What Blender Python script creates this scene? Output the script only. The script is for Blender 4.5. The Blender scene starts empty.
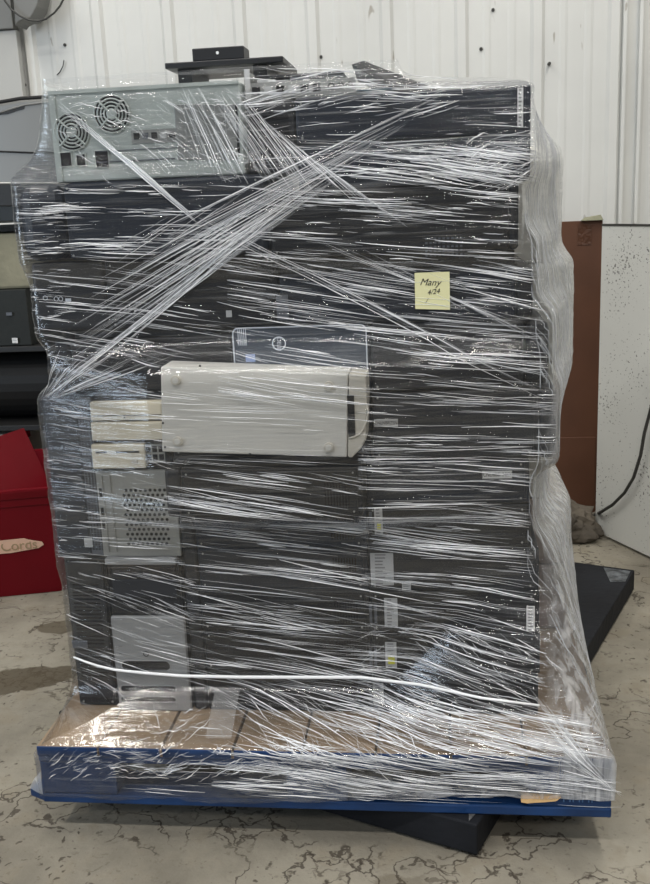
import bpy, math, random
import numpy as np
from mathutils import Vector, Matrix, noise

# ---------------------------------------------------------------- camera
sc = bpy.context.scene
COL = sc.collection
F, CX, CY = 985.0, 325.0, 442.0
CAM = (0.27289, -1.83936, 1.34016)
YAW, PITCH, ROLL = 0.12054, 0.23823, -0.04422
_fw = Vector((-math.sin(YAW)*math.cos(PITCH), math.cos(YAW)*math.cos(PITCH), -math.sin(PITCH)))
_r0 = Vector((math.cos(YAW), math.sin(YAW), 0)); _u0 = _r0.cross(_fw)
_ri = math.cos(ROLL)*_r0 + math.sin(ROLL)*_u0
_up = -math.sin(ROLL)*_r0 + math.cos(ROLL)*_u0
cd = bpy.data.cameras.new('camera'); cam = bpy.data.objects.new('camera', cd); COL.objects.link(cam)
cd.sensor_fit = 'HORIZONTAL'; cd.sensor_width = 36; cd.lens = F/650*36; cd.clip_start = .02
M3 = Matrix((_ri, _up, -_fw)).transposed()
cam.matrix_world = Matrix.Translation(CAM) @ M3.to_4x4()
sc.camera = cam

def S(px, py, Y):
    """photograph measurement -> world point on the plane y=Y"""
    d = _fw + _ri*((px-CX)/F) - _up*((py-CY)/F)
    t = (Y-CAM[1])/d.y
    return (CAM[0]+d.x*t, Y, CAM[2]+d.z*t)
def G(px, py, Z=0.0):
    d = _fw + _ri*((px-CX)/F) - _up*((py-CY)/F)
    t = (Z-CAM[2])/d.z
    return (CAM[0]+d.x*t, CAM[1]+d.y*t, Z)

# ---------------------------------------------------------------- light
sc.view_settings.view_transform = 'Standard'; sc.view_settings.look = 'None'
sc.view_settings.gamma = 1; sc.view_settings.use_curve_mapping = False
sc.view_settings.exposure = 0.2
w = bpy.data.worlds.new('world'); sc.world = w; w.use_nodes = True
w.node_tree.nodes['Background'].inputs[0].default_value = (.80, .88, 1.0, 1)
w.node_tree.nodes['Background'].inputs[1].default_value = 0.08

def area(name, loc, target, sx, sy, power, col):
    l = bpy.data.lights.new(name, 'AREA'); l.shape = 'RECTANGLE'; l.size = sx; l.size_y = sy
    l.energy = power; l.color = col
    o = bpy.data.objects.new(name, l); COL.objects.link(o); o.location = loc
    o.rotation_euler = (Vector(target)-Vector(loc)).to_track_quat('-Z', 'Y').to_euler()
    return o
# warehouse strip lamps under the roof, an added pair that brightens the wall, and a daylit doorway away to the left
area('strip_light', (-1.9, 0.6, 4.6), (-1.9, 0.6, 0), .30, 3.2, 74, (1, .96, .88))
area('strip_light', (1.5, 0.4, 4.6), (1.5, 0.4, 0), .30, 3.2, 74, (1, .96, .88))
area('strip_light', (-0.9, 1.30, 3.9), (-0.9, 2.2, 1.6), 3.0, .25, 13, (1, .98, .97))  # added wall wash, lifts the upper wall on the left
area('strip_light', (2.6, 1.30, 3.9), (2.6, 2.2, 1.6), 3.0, .25, 13, (1, .98, .97))  # added wall wash, lifts the upper wall on the right
area('strip_light', (-0.4, -2.4, 4.6), (-0.4, -2.0, 0), 3.6, .25, 120, (1, .97, .93))
area('strip_light', (2.4, -4.8, 4.4), (2.2, -4.0, 0), 3.6, .30, 95, (1, .97, .92))
area('doorway_daylight', (-4.6, -3.2, 1.9), (0, .2, 1.0), 1.6, 2.4, 90, (.72, .85, 1))

# ---------------------------------------------------------------- materials
def mat(name, col, rough=.5, metal=0, bump=0, bscale=60, var=0, vscale=8, spec=.5, alpha=1):
    m = bpy.data.materials.new(name); m.use_nodes = True
    nt = m.node_tree; b = nt.nodes['Principled BSDF']
    b.inputs['Roughness'].default_value = rough; b.inputs['Metallic'].default_value = metal
    b.inputs['Specular IOR Level'].default_value = spec; b.inputs['Alpha'].default_value = alpha
    tc = nt.nodes.new('ShaderNodeTexCoord')
    n = nt.nodes.new('ShaderNodeTexNoise'); n.inputs['Scale'].default_value = vscale; n.inputs['Detail'].default_value = 6
    nt.links.new(tc.outputs['Object'], n.inputs['Vector'])
    r = nt.nodes.new('ShaderNodeMapRange'); r.inputs['From Min'].default_value = .3; r.inputs['From Max'].default_value = .7
    r.inputs['To Min'].default_value = 1-var; r.inputs['To Max'].default_value = 1+var
    nt.links.new(n.outputs['Fac'], r.inputs['Value'])
    v = nt.nodes.new('ShaderNodeVectorMath'); v.operation = 'SCALE'; v.inputs[0].default_value = col[:3]
    nt.links.new(r.outputs[0], v.inputs['Scale']); nt.links.new(v.outputs[0], b.inputs['Base Color'])
    if bump:
        n2 = nt.nodes.new('ShaderNodeTexNoise'); n2.inputs['Scale'].default_value = bscale; n2.inputs['Detail'].default_value = 4
        nt.links.new(tc.outputs['Object'], n2.inputs['Vector'])
        bp = nt.nodes.new('ShaderNodeBump'); bp.inputs['Strength'].default_value = bump; bp.inputs['Distance'].default_value = .01
        nt.links.new(n2.outputs['Fac'], bp.inputs['Height']); nt.links.new(bp.outputs[0], b.inputs['Normal'])
    return m
BLK = mat('black_steel', (.011, .012, .0145), .45, 0, .05, 400, .15)
BLU = mat('blueblack_steel', (.015, .021, .034), .42, 0, .05, 400, .15)
CHAR = mat('charcoal_plastic', (.024, .026, .031), .5, 0, .05, 300, .1)
DGRY = mat('dark_grey_plastic', (.10, .11, .13), .5, 0, .04, 300, .1)
HOLE = mat('dark_opening', (.006, .006, .007), .8)
GALV = mat('galvanised_steel', (.52, .57, .55), .42, .25, .05, 60, .12, 14)
SILV = mat('silver_plastic', (.36, .37, .38), .4, .2, .03, 200, .08)
STEEL = mat('cage_steel', (.38, .39, .38), .4, .5, .03, 200, .12)
BEIG = mat('beige_plastic', (.64, .58, .45), .55, 0, .03, 200, .06)
BEIG2 = mat('aged_ivory_plastic', (.60, .57, .50), .55, 0, .03, 200, .08)
WHT = mat('grey_white_paint', (.66, .65, .61), .5, 0, .03, 200, .05)
WHT2 = mat('white_plastic', (.66, .66, .62), .5, 0, .03, 200, .05)
PAPER = mat('label_paper', (.75, .76, .76), .6)
PALE = mat('faded_label', (.52, .53, .54), .6)
YELL = mat('yellow_print', (.75, .72, .06), .6)
INK = mat('black_ink', (.02, .02, .02), .6)
INKG = mat('grey_ink', (.25, .25, .26), .6)
NOTE = mat('pale_yellow_paper', (.74, .72, .42), .7, 0, .02, 50, .04)
CARD = mat('pale_board', (.66, .65, .60), .7, 0, .1, 60, .08)
PINK = mat('dusty_pink_board', (.36, .30, .27), .7, 0, .1, 60, .15)
REDW = mat('red_print', (.62, .16, .12), .6)
BLUEP = mat('blue_pallet_paint', (.005, .036, .125), .55, 0, .35, 25, .35, 7)
TAN = mat('bare_wood', (.27, .195, .125), .75, 0, .35, 30, .30, 5)
RAWW = mat('split_pine', (.80, .52, .24), .7, 0, .5, 40, .15, 30)
SCALE = mat('dark_painted_steel', (.011, .012, .015), .7, .0, .25, 30, .35, 6, spec=.2)
REDP = mat('red_tote_plastic', (.13, .0015, .006), .5, 0, .04, 40, .06, spec=.2)
TAPE = mat('masking_tape', (.66, .42, .30), .7, 0, .2, 60, .08)
BRWN = mat('brown_hardboard', (.095, .037, .017), .6, 0, .12, 12, .22, 3)
VEH = mat('grey_body_paint', (.19, .19, .18), .35, .1, .02, 5, .05, 3)
VEH2 = mat('dark_body_plastic', (.012, .012, .012), .5, 0, .1, 100, .1)
RUB = mat('black_rubber', (.010, .010, .010), .55, spec=.3)
OLIV = mat('dark_olive_metal', (.007, .009, .007), .6, 0, .1, 50, .3)
KHAK = mat('khaki_canvas', (.22, .21, .15), .8, 0, .3, 40, .2)
PANG = mat('grey_door_paint', (.42, .42, .40), .5, 0, .05, 10, .04, 2)
DUCT = mat('dull_grey_sheet', (.17, .17, .16), .5, .2, .05, 10, .08, 2)
CABLE = mat('cable_rubber', (.04, .04, .036), .6)
STONE = mat('broken_concrete', (.095, .080, .062), .85, 0, .8, 25, .35, 12)
RAG = mat('pale_rubble', (.42, .38, .30), .85, 0, .8, 40, .4, 20)
BLUES = mat('logo_outline', (.75, .80, .88), .4)
PCB = mat('board_blue_grey', (.10, .16, .19), .5, 0, .3, 80, .35, 40)

# ---------------------------------------------------------------- mesh helpers
class MB:
    def __init__(s): s.v = []; s.f = []; s.m = []; s.mats = []
    def mi(s, m):
        if m not in s.mats: s.mats.append(m)
        return s.mats.index(m)
    def add(s, vs, fs, m):
        b = len(s.v); s.v += [tuple(x) for x in vs]; k = s.mi(m)
        for f in fs: s.f.append(tuple(b+i for i in f)); s.m.append(k)
    def box(s, x0, x1, y0, y1, z0, z1, m):
        vs = [(x, y, z) for x in (x0, x1) for y in (y0, y1) for z in (z0, z1)]
        s.add(vs, [(0,1,3,2), (4,6,7,5), (0,4,5,1), (2,3,7,6), (0,2,6,4), (1,5,7,3)], m)
    def hexa(s, bot, top, m):
        n = len(bot); s.add(list(bot)+list(top), [tuple(range(n-1, -1, -1)), tuple(range(n, 2*n))] +
            [(i, (i+1) % n, n+(i+1) % n, n+i) for i in range(n)], m)
    def prism_y(s, prof, y0, y1, m):      # prof = [(x,z)...] counter-clockwise seen from -y
        n = len(prof); s.add([(x, y0, z) for x, z in prof]+[(x, y1, z) for x, z in prof],
            [tuple(range(n)), tuple(range(2*n-1, n-1, -1))]+[(i, n+i, n+(i+1) % n, (i+1) % n) for i in range(n)], m)
    def disc_y(s, cx, cz, y0, y1, r, m, n=20):
        s.prism_y([(cx+r*math.cos(2*math.pi*i/n), cz+r*math.sin(2*math.pi*i/n)) for i in range(n)], y0, y1, m)
    def cyl(s, a, b, r, m, n=16, r2=None):
        a = Vector(a); b = Vector(b); d = (b-a).normalized(); u = d.orthogonal().normalized(); v = d.cross(u)
        r2 = r if r2 is None else r2
        A = [a+u*r*math.cos(2*math.pi*i/n)+v*r*math.sin(2*math.pi*i/n) for i in range(n)]
        B = [b+u*r2*math.cos(2*math.pi*i/n)+v*r2*math.sin(2*math.pi*i/n) for i in range(n)]
        s.hexa(A, B, m)
    def tube(s, pts, rad, m, n=6, closed=False):
        pts = [Vector(p) for p in pts]; N = len(pts); vs = []; fs = []
        if not hasattr(rad, '__len__'): rad = [rad]*N
        for i, p in enumerate(pts):
            a = pts[(i-1) % N] if closed or i else p; b = pts[(i+1) % N] if closed or i < N-1 else p
            d = (b-a).normalized(); ref = Vector((0, 1, 0)) if abs(d.y) < .9 else Vector((0, 0, 1))
            u = d.cross(ref).normalized(); v = d.cross(u)
            for k in range(n):
                t = 2*math.pi*k/n; vs.append(p+(u*math.cos(t)+v*math.sin(t))*rad[i])
        for i in range(N if closed else N-1):
            j = (i+1) % N
            for k in range(n): fs.append((i*n+k, i*n+(k+1) % n, j*n+(k+1) % n, j*n+k))
        if not closed: fs += [tuple(range(n-1, -1, -1)), tuple((N-1)*n+k for k in range(n))]
        s.add(vs, fs, m)
    def ring_y(s, cx, cz, y, r, t, m, n=28):
        s.tube([(cx+r*math.cos(2*math.pi*i/n), y, cz+r*math.sin(2*math.pi*i/n)) for i in range(n)], t, m, 5, True)
    def build(s, name, parent=None, bevel=0, smooth=False, seg=2):
        me = bpy.data.meshes.new(name); me.from_pydata(s.v, [], s.f)
        for m in s.mats: me.materials.append(m)
        me.polygons.foreach_set('material_index', s.m)
        if smooth: me.polygons.foreach_set('use_smooth', [True]*len(me.polygons))
        me.update(); o = bpy.data.objects.new(name, me); COL.objects.link(o)
        if parent:
            o.parent = parent
            if '_base' in parent: o.location = -Vector(parent['_base'])
        if bevel:
            b = o.modifiers.new('bevel', 'BEVEL'); b.width = bevel; b.segments = seg; b.limit_method = 'ANGLE'; b.angle_limit = math.radians(50)
            b.harden_normals = False
        return o
def tag(o, label=None, cat=None, group=None, kind=None):
    if label: o['label'] = label
    if cat: o['category'] = cat
    if group: o['group'] = group
    if kind: o['kind'] = kind
    return o
def thing(name, base, label, cat, group=None):
    o = bpy.data.objects.new(name, None); COL.objects.link(o); o.location = base; o.empty_display_size = .05
    o['_base'] = tuple(base); return tag(o, label, cat, group)
def text(s, name, pos, size, m, parent, rot=0, thick=.0003, align='CENTER', sx=1):
    """lettering standing in an x-z plane facing -y, turned to mesh"""
    c = bpy.data.curves.new(name, 'FONT'); c.body = s; c.size = size; c.shear = .35 if name == 'handwriting' else 0; c.extrude = thick; c.align_x = align; c.align_y = 'CENTER'
    t = bpy.data.objects.new(name, c)
    me = bpy.data.meshes.new_from_object(t); bpy.data.objects.remove(t)
    R = Matrix.Rotation(math.radians(90), 4, 'X') @ Matrix.Rotation(math.radians(rot), 4, 'Z') @ Matrix.Diagonal((sx, 1, 1, 1))
    me.transform(Matrix.Translation(pos) @ R); me.materials.clear(); me.materials.append(m)
    o = bpy.data.objects.new(name, me); COL.objects.link(o)
    if parent:
        o.parent = parent
        if '_base' in parent: o.location = -Vector(parent['_base'])
    return o
def rr(x0, x1, z0, z1, r, n=5):           # rounded rectangle outline, ccw seen from -y
    P = []
    for cx, cz, a in ((x1-r, z1-r, 0), (x0+r, z1-r, 90), (x0+r, z0+r, 180), (x1-r, z0+r, 270)):
        for i in range(n+1):
            t = math.radians(a+90*i/n); P.append((cx+r*math.cos(t), cz+r*math.sin(t)))
    return P

# ================================================================ SETTING
def nd(nt, t, **k):
    n = nt.nodes.new(t)
    for a, b in k.items(): setattr(n, a, b)
    return n
def floor_material():
    m = bpy.data.materials.new('worn_concrete'); m.use_nodes = True; nt = m.node_tree; L = nt.links
    b = nt.nodes['Principled BSDF']; tc = nd(nt, 'ShaderNodeTexCoord'); P = tc.outputs['Object']
    def nz(scale, det=8, vec=P, rough=.6):
        n = nd(nt, 'ShaderNodeTexNoise'); n.inputs['Scale'].default_value = scale; n.inputs['Detail'].default_value = det; n.inputs['Roughness'].default_value = rough
        L.new(vec, n.inputs['Vector']); return n.outputs['Fac']
    def rng(x, a, b_, c=0, d=1):
        r = nd(nt, 'ShaderNodeMapRange'); r.interpolation_type = 'SMOOTHSTEP'
        for k, v in zip(('From Min', 'From Max', 'To Min', 'To Max'), (a, b_, c, d)): r.inputs[k].default_value = v
        L.new(x, r.inputs['Value']); return r.outputs[0]
    def mul(a, b_):
        x = nd(nt, 'ShaderNodeMath', operation='MULTIPLY'); L.new(a, x.inputs[0])
        if isinstance(b_, float): x.inputs[1].default_value = b_
        else: L.new(b_, x.inputs[1])
        return x.outputs[0]
    def mix(f, a, c):
        x = nd(nt, 'ShaderNodeMix', data_type='RGBA'); L.new(f, x.inputs[0])
        for i, q in ((6, a), (7, c)):
            if isinstance(q, tuple): x.inputs[i].default_value = (*q, 1)
            else: L.new(q, x.inputs[i])
        return x.outputs[2]
    col = mix(rng(nz(2.2), .35, .65), (.17, .153, .12), (.30, .275, .22))
    col = mix(mul(rng(nz(9), .5, .68), .6), col, (.21, .18, .13))
    col = mix(mul(rng(nz(1.3), .58, .70), .35), col, (.34, .30, .20))
    # small dark chips
    v = nd(nt, 'ShaderNodeTexVoronoi'); v.inputs['Scale'].default_value = 26; v.inputs['Randomness'].default_value = 1
    # distort the coordinates
    dn = nd(nt, 'ShaderNodeTexNoise'); dn.inputs['Scale'].default_value = 9; dn.inputs['Detail'].default_value = 5; L.new(P, dn.inputs['Vector'])
    ds = nd(nt, 'ShaderNodeVectorMath', operation='SCALE'); ds.inputs['Scale'].default_value = .24; L.new(dn.outputs['Color'], ds.inputs[0])
    da = nd(nt, 'ShaderNodeVectorMath', operation='ADD'); L.new(P, da.inputs[0]); L.new(ds.outputs[0], da.inputs[1])
    L.new(da.outputs[0], v.inputs['Vector'])
    chips = mul(rng(v.outputs['Distance'], .12, .24, 1, 0), rng(nz(4.2), .44, .54))
    col = mix(mul(chips, .85), col, (.045, .034, .022))
    st = nd(nt, 'ShaderNodeMapping'); st.inputs['Rotation'].default_value = (0, 0, .65); st.inputs['Scale'].default_value = (3, 42, 1); L.new(da.outputs[0], st.inputs['Vector'])
    col = mix(mul(mul(rng(nz(1, 4, st.outputs[0]), .60, .68), rng(nz(2.7), .48, .58)), .6), col, (.06, .046, .032))
    col = mix(mul(rng(nz(60, 3), .60, .70), .35), col, (.08, .065, .045))
    # cracks: warped cell edges, only some of them open
    e = nd(nt, 'ShaderNodeTexVoronoi', feature='DISTANCE_TO_EDGE'); e.inputs['Scale'].default_value = 2.6
    ds2 = nd(nt, 'ShaderNodeVectorMath', operation='SCALE'); ds2.inputs['Scale'].default_value = .55; L.new(dn.outputs['Color'], ds2.inputs[0])
    da2 = nd(nt, 'ShaderNodeVectorMath', operation='ADD'); L.new(P, da2.inputs[0]); L.new(ds2.outputs[0], da2.inputs[1])
    L.new(da2.outputs[0], e.inputs['Vector'])
    cr = mul(rng(e.outputs['Distance'], .006, .026, 1, 0), rng(nz(3.1), .44, .52))
    col = mix(mul(cr, .85), col, (.04, .03, .02))
    e2 = nd(nt, 'ShaderNodeTexVoronoi', feature='DISTANCE_TO_EDGE'); e2.inputs['Scale'].default_value = 9
    L.new(da.outputs[0], e2.inputs['Vector'])
    cr2 = mul(rng(e2.outputs['Distance'], .006, .05, 1, 0), rng(nz(5.1), .55, .63))
    col = mix(mul(cr2, .7), col, (.05, .037, .025))
    # oil stains with a shape of their own
    big = nd(nt, 'ShaderNodeTexNoise'); big.inputs['Scale'].default_value = 7; big.inputs['Detail'].default_value = 6; L.new(P, big.inputs['Vector'])
    bs = nd(nt, 'ShaderNodeVectorMath', operation='SCALE'); bs.inputs['Scale'].default_value = .14; L.new(big.outputs['Color'], bs.inputs[0])
    ba = nd(nt, 'ShaderNodeVectorMath', operation='ADD'); L.new(P, ba.inputs[0]); L.new(bs.outputs[0], ba.inputs[1])
    for (cx, cy, sx, sy, rot, k) in STAINS:
        mp = nd(nt, 'ShaderNodeMapping', vector_type='TEXTURE')
        mp.inputs['Location'].default_value = (cx+.07, cy+.07, .07); mp.inputs['Rotation'].default_value = (0, 0, rot); mp.inputs['Scale'].default_value = (sx, sy, 100)
        L.new(ba.outputs[0], mp.inputs['Vector'])
        ln = nd(nt, 'ShaderNodeVectorMath', operation='LENGTH'); L.new(mp.outputs[0], ln.inputs[0])
        col = mix(mul(rng(ln.outputs['Value'], .9, 1.02, 1, 0), k), col, (.062, .046, .024))
    L.new(col, b.inputs['Base Color'])
    b.inputs['Roughness'].default_value = .75
    bp = nd(nt, 'ShaderNodeBump'); bp.inputs['Strength'].default_value = .5; bp.inputs['Distance'].default_value = .01
    L.new(nz(22), bp.inputs['Height']); L.new(bp.outputs[0], b.inputs['Normal'])
    return m
_a = G(18, 682); _b = G(60, 628)
STAINS = [(_a[0]-.02, _a[1], .20, .085, .32, .85), (_b[0], _b[1], .085, .05, .25, .75),
          (G(400, 868)[0], G(400, 868)[1]-.06, .06, .05, 0, .35)]
fl = MB(); FM = floor_material()
fl.add([(-7, -6, 0), (7, -6, 0), (7, 2.62, 0), (-7, 2.62, 0)], [(0, 1, 2, 3)], FM)
fl.add([(-7, -6, -.1), (7, -6, -.1), (7, 2.62, -.1), (-7, 2.62, -.1)], [(3, 2, 1, 0)], FM)
tag(fl.build('floor'), kind='structure')

# ribbed metal wall
WY = 2.5
def wall_material():
    m = mat('painted_wall_sheet', (.62, .625, .60), .45, 0, .04, 15, .05, 3)
    nt = m.node_tree; b = nt.nodes['Principled BSDF']; L = nt.links
    src = b.inputs['Base Color'].links[0].from_socket
    tc = nd(nt, 'ShaderNodeTexCoord'); mp = nd(nt, 'ShaderNodeMapping'); mp.inputs['Scale'].default_value = (26, 26, 7)
    L.new(tc.outputs['Object'], mp.inputs[0]); n = nd(nt, 'ShaderNodeTexNoise'); n.inputs['Scale'].default_value = 1; n.inputs['Detail'].default_value = 3
    L.new(mp.outputs[0], n.inputs['Vector'])
    r = nd(nt, 'ShaderNodeMapRange'); r.inputs['From Min'].default_value = .69; r.inputs['From Max'].default_value = .73; L.new(n.outputs['Fac'], r.inputs['Value'])
    x = nd(nt, 'ShaderNodeMix', data_type='RGBA'); L.new(r.outputs[0], x.inputs[0]); L.new(src, x.inputs[6]); x.inputs[7].default_value = (.36, .34, .30, 1)
    L.new(x.outputs[2], b.inputs['Base Color']); return m
WM = wall_material()
prof = []
pitch = .305
x = -4.0 + (S(546, 60, WY)[0] % pitch)
x -= pitch
while x < 4.2:      # major rib then two faint flutes
    prof += [(x-.030, 0), (x-.016, -.013), (x+.016, -.013), (x+.030, 0)]
    for q in (.102, .203): prof += [(x+q-.018, 0), (x+q-.008, -.0025), (x+q+.008, -.0025), (x+q+.018, 0)]
    x += pitch
wl = MB(); N = len(prof)
wl.add([(px, WY+dy, 0) for px, dy in prof]+[(px, WY+dy, 4.4) for px, dy in prof], [(i, i+1, N+i+1, N+i) for i in range(N-1)], WM)
wl.add([(-4.2, WY+.1, 0), (4.2, WY+.1, 0), (4.2, WY+.1, 4.4), (-4.2, WY+.1, 4.4)], [(3, 2, 1, 0)], WM)
wall = tag(wl.build('wall_back'), kind='structure'); wall['_base'] = (0, 0, 0)
for (px, py) in ((549, 64), (612, 126), (493, 10), (65, 45), (25, 85), (481, 49), (611, 89), (321, 57), (234, 60)):
    p = S(px, py, WY); s_ = MB(); s_.cyl((p[0], WY-.024 if px in (549,) else WY-.007, p[2]), (p[0], WY+.01, p[2]), .006, CABLE, 8)
    s_.cyl((p[0], WY-.004, p[2]), (p[0], WY+.004, p[2]), .007, CABLE, 10); s_.build('screw', wall)
# lap strip standing off the wall at the far right
for px in (624, 640):
    p = S(px, 60, WY-.02); q = MB(); q.box(p[0]-.007, p[0]+.007, WY-.035, WY+.0, 1.2, 4.3, WM)
    tag(q.build('trim_1' if px == 624 else 'trim_2', bevel=.002), kind='structure')

# grey door leaf with dark sheet above, far left
p0 = S(24, 95, WY-.06); p1 = S(16, 30, WY-.06)
xd = p0[0]; zt = p1[2]
q = MB(); q.box(-2.6, xd, WY-.07, WY-.03, .0, zt, PANG)
dr = tag(q.build('door_1', bevel=.004), kind='structure'); dr['_base'] = (0, 0, 0)
q = MB(); q.tube([(xd-.10, WY-.075, 1.05), (xd-.10, WY-.12, 1.05), (xd-.10, WY-.12, 1.20), (xd-.10, WY-.075, 1.20)], .008, STEEL); q.build('door_handle', dr)
q = MB(); q.box(-2.6, xd-.004, WY-.085, WY-.03, zt+.002, zt+1.2, DUCT)
tag(q.build('trim_3', bevel=.004), kind='structure')
# rounded dull duct end in front of the wall, top left
Yd = WY-.16
A = [S(15, 26, Yd), S(18, 22, Yd), S(23, 19.5, Yd), S(30, 18.5, Yd), S(33, 14, Yd), S(37, 6, Yd), S(40, -6, Yd), S(41, -60, Yd), S(8, -60, Yd)]
q = MB(); q.prism_y([(a[0], a[2]) for a in A][::1], Yd, Yd+.12, DUCT)
tag(q.build('wall_duct', bevel=.005), 'dull grey sheet metal duct end hanging at the top left of the wall', 'duct')
# cable loop hanging over it
q = MB(); pts = [S(a, b, Yd-.03) for a, b in ((-8, -22), (5, 1), (12, 10), (20, 16), (29, 20), (38, 21), (46, 19), (54, 13), (60, 6), (65, -4), (69, -16))]
q.tube(pts, .0042, CABLE, 8)
tag(q.build('hanging_cable', smooth=True), 'thin dark cable sagging in a loop at the top left of the wall', 'cable')
q = MB(); q.tube([S(a, b, WY-.012) for a, b in ((57, 75), (60, 72), (63, 66), (64, 60))], .0022, CABLE, 6)
tag(q.build('wire_end', smooth=True), 'short bent wire end lying against the left of the ribbed wall', 'wire')

# ---- partition boards at the right
BY = 2.30
def quad_board(name, tl, tr, br, bl, th, m, label, cat, extra=None):
    q = MB(); f = [Vector(bl), Vector(br), Vector(tr), Vector(tl)]; n = (f[1]-f[0]).cross(f[3]-f[0]).normalized()
    if n.y < 0: n = -n
    q.hexa([tuple(v) for v in f][::1], [tuple(v+n*th) for v in f], m)
    return q
xb0 = S(560, 300, BY)[0]-.12; xb1 = S(601, 300, BY)[0]; ztop = S(580, 221, BY)[2]
t = thing('hardboard_panel', ((xb0+xb1)/2, BY, 0), 'tall reddish-brown hardboard panel standing against the wall behind the load', 'panel')
q = MB(); q.box(xb0, xb1, BY, BY+.018, 0, ztop, BRWN); q.build('board', t, bevel=.001)
za = S(575, 437, BY)[2]
q = MB(); q.box(xb0, xb1-.01, BY-.006, BY, 0, za, BRWN); q.build('lower_layer', t, bevel=.002)
a = S(578, 221, BY); q = MB(); q.box(a[0], a[0]+.055, BY-.002, BY-.0005, a[2]-.095, a[2]-.012, mat('dried_glue', (.075, .028, .012), .4, 0, .5, 60, .3)); q.build('glue_patch', t)
a = S(590, 217, BY); q = MB()
q.add([(a[0]-.04, BY-.02, ztop+.001), (a[0]+.05, BY-.02, ztop+.001), (a[0]+.055, BY+.03, ztop+.001), (a[0]-.03, BY+.03, ztop+.001),
       (a[0]-.02, BY-.01, ztop+.014), (a[0]+.04, BY-.012, ztop+.022), (a[0]+.035, BY+.02, ztop+.02), (a[0]-.02, BY+.02, ztop+.012)],
      [(0, 3, 2, 1), (4, 5, 6, 7), (0, 1, 5, 4), (1, 2, 6, 5), (2, 3, 7, 6), (3, 0, 4, 7)], mat('olive_tape', (.20, .20, .13), .6, 0, .4, 60, .2))
tag(q.build('tape_scrap'), 'crumpled olive tape scrap stuck on top of the brown hardboard panel', 'tape')
# dark slat behind the gap
q = MB(); q.box(xb1+.001, S(607, 300, BY)[0], BY+.03, BY+.05, 0, ztop-.03, mat('dark_slate_board', (.045, .055, .055), .6, 0, .4, 25, .6, 14))
tag(q.build('backing_board'), 'dark scuffed board showing in the gap between brown and white panels', 'board')
# white board, turned a little toward the camera on the right
def board_material():
    m = mat('white_board_face', (.68, .69, .66), .5, 0, .03, 30, .04, 3); nt = m.node_tree; L = nt.links; b = nt.nodes['Principled BSDF']
    src = b.inputs['Base Color'].links[0].from_socket; tc = nd(nt, 'ShaderNodeTexCoord')
    mp = nd(nt, 'ShaderNodeMapping'); mp.inputs['Scale'].default_value = (95, 95, 120); L.new(tc.outputs['Object'], mp.inputs[0])
    n = nd(nt, 'ShaderNodeTexNoise'); n.inputs['Scale'].default_value = 1; n.inputs['Detail'].default_value = 5; L.new(mp.outputs[0], n.inputs['Vector'])
    n2 = nd(nt, 'ShaderNodeTexNoise'); n2.inputs['Scale'].default_value = 5; L.new(tc.outputs['Object'], n2.inputs['Vector'])
    ad = nd(nt, 'ShaderNodeMath', operation='MULTIPLY_ADD'); L.new(n2.outputs['Fac'], ad.inputs[0]); ad.inputs[1].default_value = .35; L.new(n.outputs['Fac'], ad.inputs[2])
    r = nd(nt, 'ShaderNodeMapRange'); r.inputs['From Min'].default_value = .82; r.inputs['From Max'].default_value = .87; L.new(ad.outputs[0], r.inputs['Value'])
    x = nd(nt, 'ShaderNodeMix', data_type='RGBA'); L.new(r.outputs[0], x.inputs[0]); L.new(src, x.inputs[6]); x.inputs[7].default_value = (.17, .17, .16, 1)
    L.new(x.outputs[2], b.inputs['Base Color']); return m
g0 = G(598, 535); g1 = G(652, 561)
dirv = Vector((g1[0]-g0[0], g1[1]-g0[1], 0)).normalized()
P0 = Vector((g0[0]-.02*dirv.x, g0[1]-.02*dirv.y, .012)); 
# keep clear of the brown panel: start at the brown panel's edge
tt = (BY-.03-P0.y)/dirv.y if abs(dirv.y) > .01 else 0
P1 = P0+dirv*1.6
zt2 = 1.215
q = MB(); nrm = Vector((-dirv.y, dirv.x, 0))
for v in (1,):
    bot = [P0, P1, P1+nrm*.02, P0+nrm*.02]
    q.hexa([tuple(v) for v in bot], [(v.x, v.y, zt2) for v in bot], board_material())
wb = thing('white_board', tuple(P0), 'large scuffed white board leaning upright at the right edge by the wall', 'board')
q.build('panel', wb, bevel=.001)
q = MB(); e = [P0-nrm*.002, P1-nrm*.002, P1, P0]
q.hexa([(v.x, v.y, zt2-.004) for v in e], [(v.x, v.y, zt2+.004) for v in e], CABLE); q.build('top_edge', wb)
# cable along the board
def onboard(px, py):
    d = _fw + _ri*((px-CX)/F) - _up*((py-CY)/F); n = -nrm; t = (P0-nrm*(-.0)-Vector(CAM)).dot(n)/d.dot(n)
    return Vector(CAM)+d*t - nrm*.020
cp = [onboard(a, b) for a, b in ((662, 380), (655, 410), (649, 432), (645, 455), (638, 477), (629, 492), (617, 504), (604, 512))]
cp += [Vector(S(a, b, BY-.03)) for a, b in ((592, 516), (575, 520), (560, 518))]
q = MB(); q.tube(cp, .0062, CABLE, 8)
tag(q.build('power_cable', smooth=True), 'dark grey cable curving down the white board to the floor', 'cable')

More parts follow.
